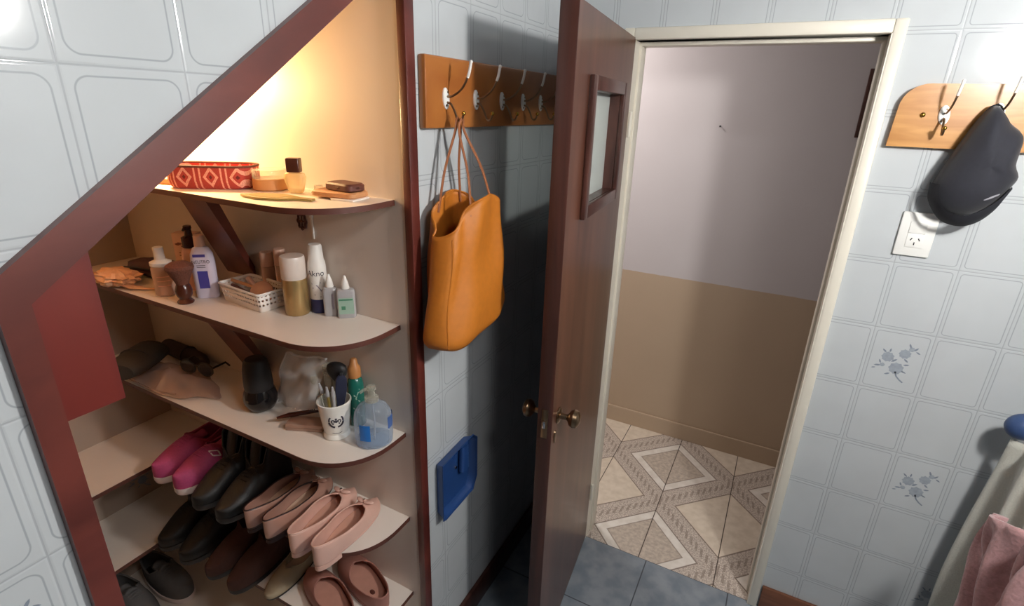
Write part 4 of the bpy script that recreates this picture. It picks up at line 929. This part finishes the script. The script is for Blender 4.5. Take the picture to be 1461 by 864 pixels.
# ================================================================ shoes
def shoe_parts(L, W, hr, openend, toe=.62, base=.008, narrow=.78, dome=1.0):
    def wid(t): return W/2*max(0, 1-abs(2*t-1)**2.7)**(1/2.1)*(narrow+(1-narrow)*sm(.15, .65, t))
    def op(t):
        w_ = wid(t)*.93
        if t >= openend: return 0
        if t < toe*openend: return w_
        return w_*math.sqrt(max(0, 1-((t-toe*openend)/(openend-toe*openend))**2))
    def section(t, m=7):
        y = L*t; w_ = wid(t); o = op(t); h = hr(t); k = o/max(w_, 1e-5)
        r = []
        for s in (-1, 1):
            P0 = Vector((s*w_*.95, y, base)); P1 = Vector((s*w_*1.07, y, base+(h-base)*(1-.5*k))); P2 = Vector((s*o, y, h))
            q = [P0*(1-a)**2+P1*2*a*(1-a)+P2*a*a for a in [i/m for i in range(m+1)]]
            r.append(q)
        return list(reversed(r[0]))+r[1]
    ts = [.5-.5*math.cos(PI*i/36) for i in range(37)]
    return ts, wid, op, section
def shoe(name, label, loc, rz, L, W, hr, openend, up, inn, so, group, bind=None, bow=None, toe=.62, base=.008, narrow=.78, sneaker=False, dot=None, cat='shoe', heel=0, badge=False):
    t = T(name, label, cat, loc, rz, group)
    ts, wid, op, sec = shoe_parts(L, W, hr, openend, toe, base, narrow)
    bm = nb(); rings = [sec(a) for a in ts]; loft(bm, rings, False, False, False); bmesh.ops.remove_doubles(bm, verts=bm.verts, dist=2e-5)
    o = O('upper', bm, [up, inn], t, smooth=50); solid(o, .0022, 0)
    bm = nb(); pts = [(-wid(a), L*a) for a in ts[1:-1]]; pts = [(0, 0)]+pts+[(0, L)]+[(x*-1, y) for x, y in reversed(pts[1:])]
    k = 1.04 if sneaker else 1.0
    loft(bm, [[Vector((x*.94, L/2+(y-L/2)*.985, 0)) for x, y in pts], [Vector((x*k, L/2+(y-L/2)*(1.0+.012*(k > 1)), base*.4)) for x, y in pts], [Vector((x*k, L/2+(y-L/2)*(1.0+.012*(k > 1)), base)) for x, y in pts], [Vector((x*.93, L/2+(y-L/2)*.98, base+.0005)) for x, y in pts]]); O('sole', bm, so, t)
    if heel:
        bm = nb(); hp = [(x, y) for x, y in pts if y < L*.26]; hp = [(-wid(a)*.96, L*a) for a in ts if a < .26]+[(wid(a)*.96, L*a) for a in reversed(ts) if 0 < a < .26]
        prism_z(bm, hp, -heel, .0); O('heel', bm, so, t); t.location.z += heel
    bm = nb(); ip = [(x*.9, L/2+(y-L/2)*.95) for x, y in pts]
    loft(bm, [[Vector((x, y, base+.001)) for x, y in ip], [Vector((x*.98, y, base+.005)) for x, y in ip]]); ins = O('insole', bm, inn, t)
    rp = [sec(a)[0] for a in ts if a <= openend]; rim = list(reversed(rp))+[Vector((-p.x, p.y, p.z)) for p in rp[1:]]
    ok = [rim[0]]
    for p in rim[1:]:
        if (p-ok[-1]).length > 1e-4: ok.append(p)
    bm = nb(); tube(bm, ok, .0021 if not sneaker else .0035, 6); O('binding', bm, bind or up, t)
    yv = L*openend; zv = hr(openend)
    if bow:
        bm = nb()
        for s in (-1, 1): ell(bm, (s*.015, yv+.010, zv+.004), (.015, .0075, .0045), 12, Matrix.Rotation(s*.35, 4, 'Z'))
        ell(bm, (0, yv+.010, zv+.006), (.0055, .0055, .0045), 10); b = O('bow', bm, up, t)
        bm = nb(); ell(bm, (0, yv+.010, zv+.0105), (.0035, .003, .002), 8); O('bead', bm, MT['chrome'], b)
    if sneaker:
        bm = nb(); grid(bm, lambda u, v: Vector(((u-.5)*W*.42, yv-.055+.06*v, hr((yv-.055+.06*v)/L)+.004-.03*max(0, v-.75)*0-.012*(2*u-1)**2+.010*(1-v))), 6, 8); to = O('tongue', bm, up, t); solid(to, .004, 0)
        bm = nb()
        for i in range(4):
            yy = yv+.004+.012*i; zz = hr(yy/L)+.003; tube(bm, [(-.018, yy, zz-.005), (0, yy+.003, zz+.001), (.018, yy, zz-.005)], .0022, 6)
        O('laces', bm, up, t)
    if badge:
        bm = nb()
        def onside(u, v):   # u along the shoe, v up the side of the upper
            q = sec((yv+.004+u)/L, 20); h = q[:21] if badge < 0 else q[21:][::-1]
            i = (.30-v/.07)*20; k = int(i); p = h[k].lerp(h[k+1], i-k)
            return p+Vector((badge*.0026, 0, .0012))
        for q in strip([(-.010, -.009), (.010, -.009), (.010, .009), (-.010, .009), (-.010, -.009)], .004): bm.faces.new([bm.verts.new(onside(u, v)) for u, v in q])
        O('badge', bm, MT['sole'], t, smooth=0)
    if dot:
        bm = nb(); lathe(bm, [(0, base+.0052), (.009, base+.0052), (.008, base+.0058), (0, base+.006)], 16, c=(0, L*.28, 0), sx=.8, sy=1.2); O('insole_mark', bm, dot, ins)
    return t
def hf(heel, side, vamp, toe, oe):
    return lambda t: heel+(side-heel)*sm(0, .38, t) if t < .38 else (side+(vamp-side)*sm(.38, oe, t) if t < oe else vamp+(toe-vamp)*sm(oe, 1, t))
FL = hf(.068, .052, .050, .024, .76)
# patent pair with dark binding, heels towards the room
for x, a, lab in ((-.392, .08, 'taupe patent flat with dark binding, left one, next to the black boots'), (-.316, .08, 'taupe patent flat with dark binding, right one, next to the blush flats')):
    shoe('ballet_flat', lab, (x, -1.112, Z4+e), a, .255, .074, FL, .77, MT['patent'], MT['patentin'], MT['bind'], 'taupe patent flats', bind=MT['bind'], bow=True, heel=.012)
for x, a, lab in ((-.216, .09, 'blush leather flat with a bow, beside the taupe flats on the fourth shelf'), (-.130, .07, 'blush leather flat with a bow, rightmost shoe on the fourth shelf')):
    shoe('ballet_flat', lab, (x, -1.112, Z4+e), a, .255, .082, FL, .75, MT['blush'], MT['blushin'], MT['blush'], 'blush flats', bow=True, heel=.014)
# pink sneakers, toes towards the room
SN = hf(.092, .080, .100, .072, .52)
for x, y, a, lab, bd in ((-.722, -.862, PI+.04, 'magenta sneaker with white sole and square badge, right one of the pair', -1), (-.828, -.862, PI+.04, 'magenta sneaker with white sole, left one of the pair, near the shelf corner', 0)):
    shoe('sneaker', lab, (x, y, Z4+e), a, .255, .098, SN, .52, MT['hotpink'], MT['hotlin'], MT['sole'], 'magenta sneakers', base=.024, sneaker=True, toe=.7, badge=bd, narrow=.85)
# black ankle boots beside the flats
BT = hf(.185, .180, .100, .05, .50)
for x, lab in ((-.616, 'black leather ankle boot next to the magenta sneakers'), (-.508, 'black leather ankle boot next to the taupe patent flats')):
    shoe('ankle_boot', lab, (x, -.868, Z4+e), PI+.05, .262, .100, BT, .50, MT['blackleather'], MT['black'], MT['black'], 'black ankle boots', base=.02, toe=.8, narrow=.9, sneaker=True)
# lower shelf
SP = hf(.060, .050, .058, .034, .66)
for x, y, a, lab in ((-.070, -.938, math.radians(72), 'mauve slipper against the closet side, on the lowest visible shelf'), (-.118, -1.035, math.radians(72), 'mauve slipper at the front edge of the lowest visible shelf')):
    shoe('slipper', lab, (x, y, Z5+e), a, .262, .098, SP, .66, MT['mauve'], MT['mauvein'], MT['mauve'], 'mauve slippers', base=.012, narrow=.88, dot=MT['brownleather'])
shoe('ballet_flat', 'grey-beige cloth shoe behind the mauve slippers, its toe at the shelf edge', (-.434, -.850, Z5+e), PI+.10, .235, .082, hf(.055, .042, .045, .02, .6), .6, MT['oliveshoe'], MT['patentin'], MT['black'], None, base=.008)
BB = hf(.115, .105, .085, .05, .48)
for x, lab in ((-.540, 'dark brown suede slip-on shoe, right one, under the taupe flats'), (-.648, 'dark brown suede slip-on shoe, left one, beside the black boots below')):
    shoe('slip_on_shoe', lab, (x, -.862, Z5+e), PI+.06, .262, .100, BB, .45, MT['brownsuede'], MT['black'], MT['black'], 'brown suede slip-ons', base=.018, toe=.75, narrow=.88)
for x, lab in ((-.765, 'black leather boot on the lowest visible shelf, near its front edge'), (-.880, 'black leather boot on the lowest visible shelf, in the inner corner')):
    shoe('tall_boot', lab, (x, -.866, Z5+e), PI+.02, .262, .104, hf(.215, .20, .11, .055, .5), .5, MT['blackleather'], MT['black'], MT['black'], 'black boots on the lower shelf', base=.02, toe=.8, narrow=.9, sneaker=True)
# on the closet base
shoe('sneaker', 'grey and black sneaker with a pale toe, at the bottom left of the closet', (-1.155, -1.19, Z6+e), -PI/2, .26, .10, SN, .52, MT['greyshoe'], MT['black'], MT['sole'], 'grey sneakers', base=.024, sneaker=True, toe=.7, narrow=.85)
shoe('sneaker', 'grey and black sneaker at the bottom of the closet, next to the back wall corner', (-1.155, -1.07, Z6+e), -PI/2, .26, .10, SN, .52, MT['greyshoe'], MT['black'], MT['sole'], 'grey sneakers', base=.024, sneaker=True, toe=.7, narrow=.85)
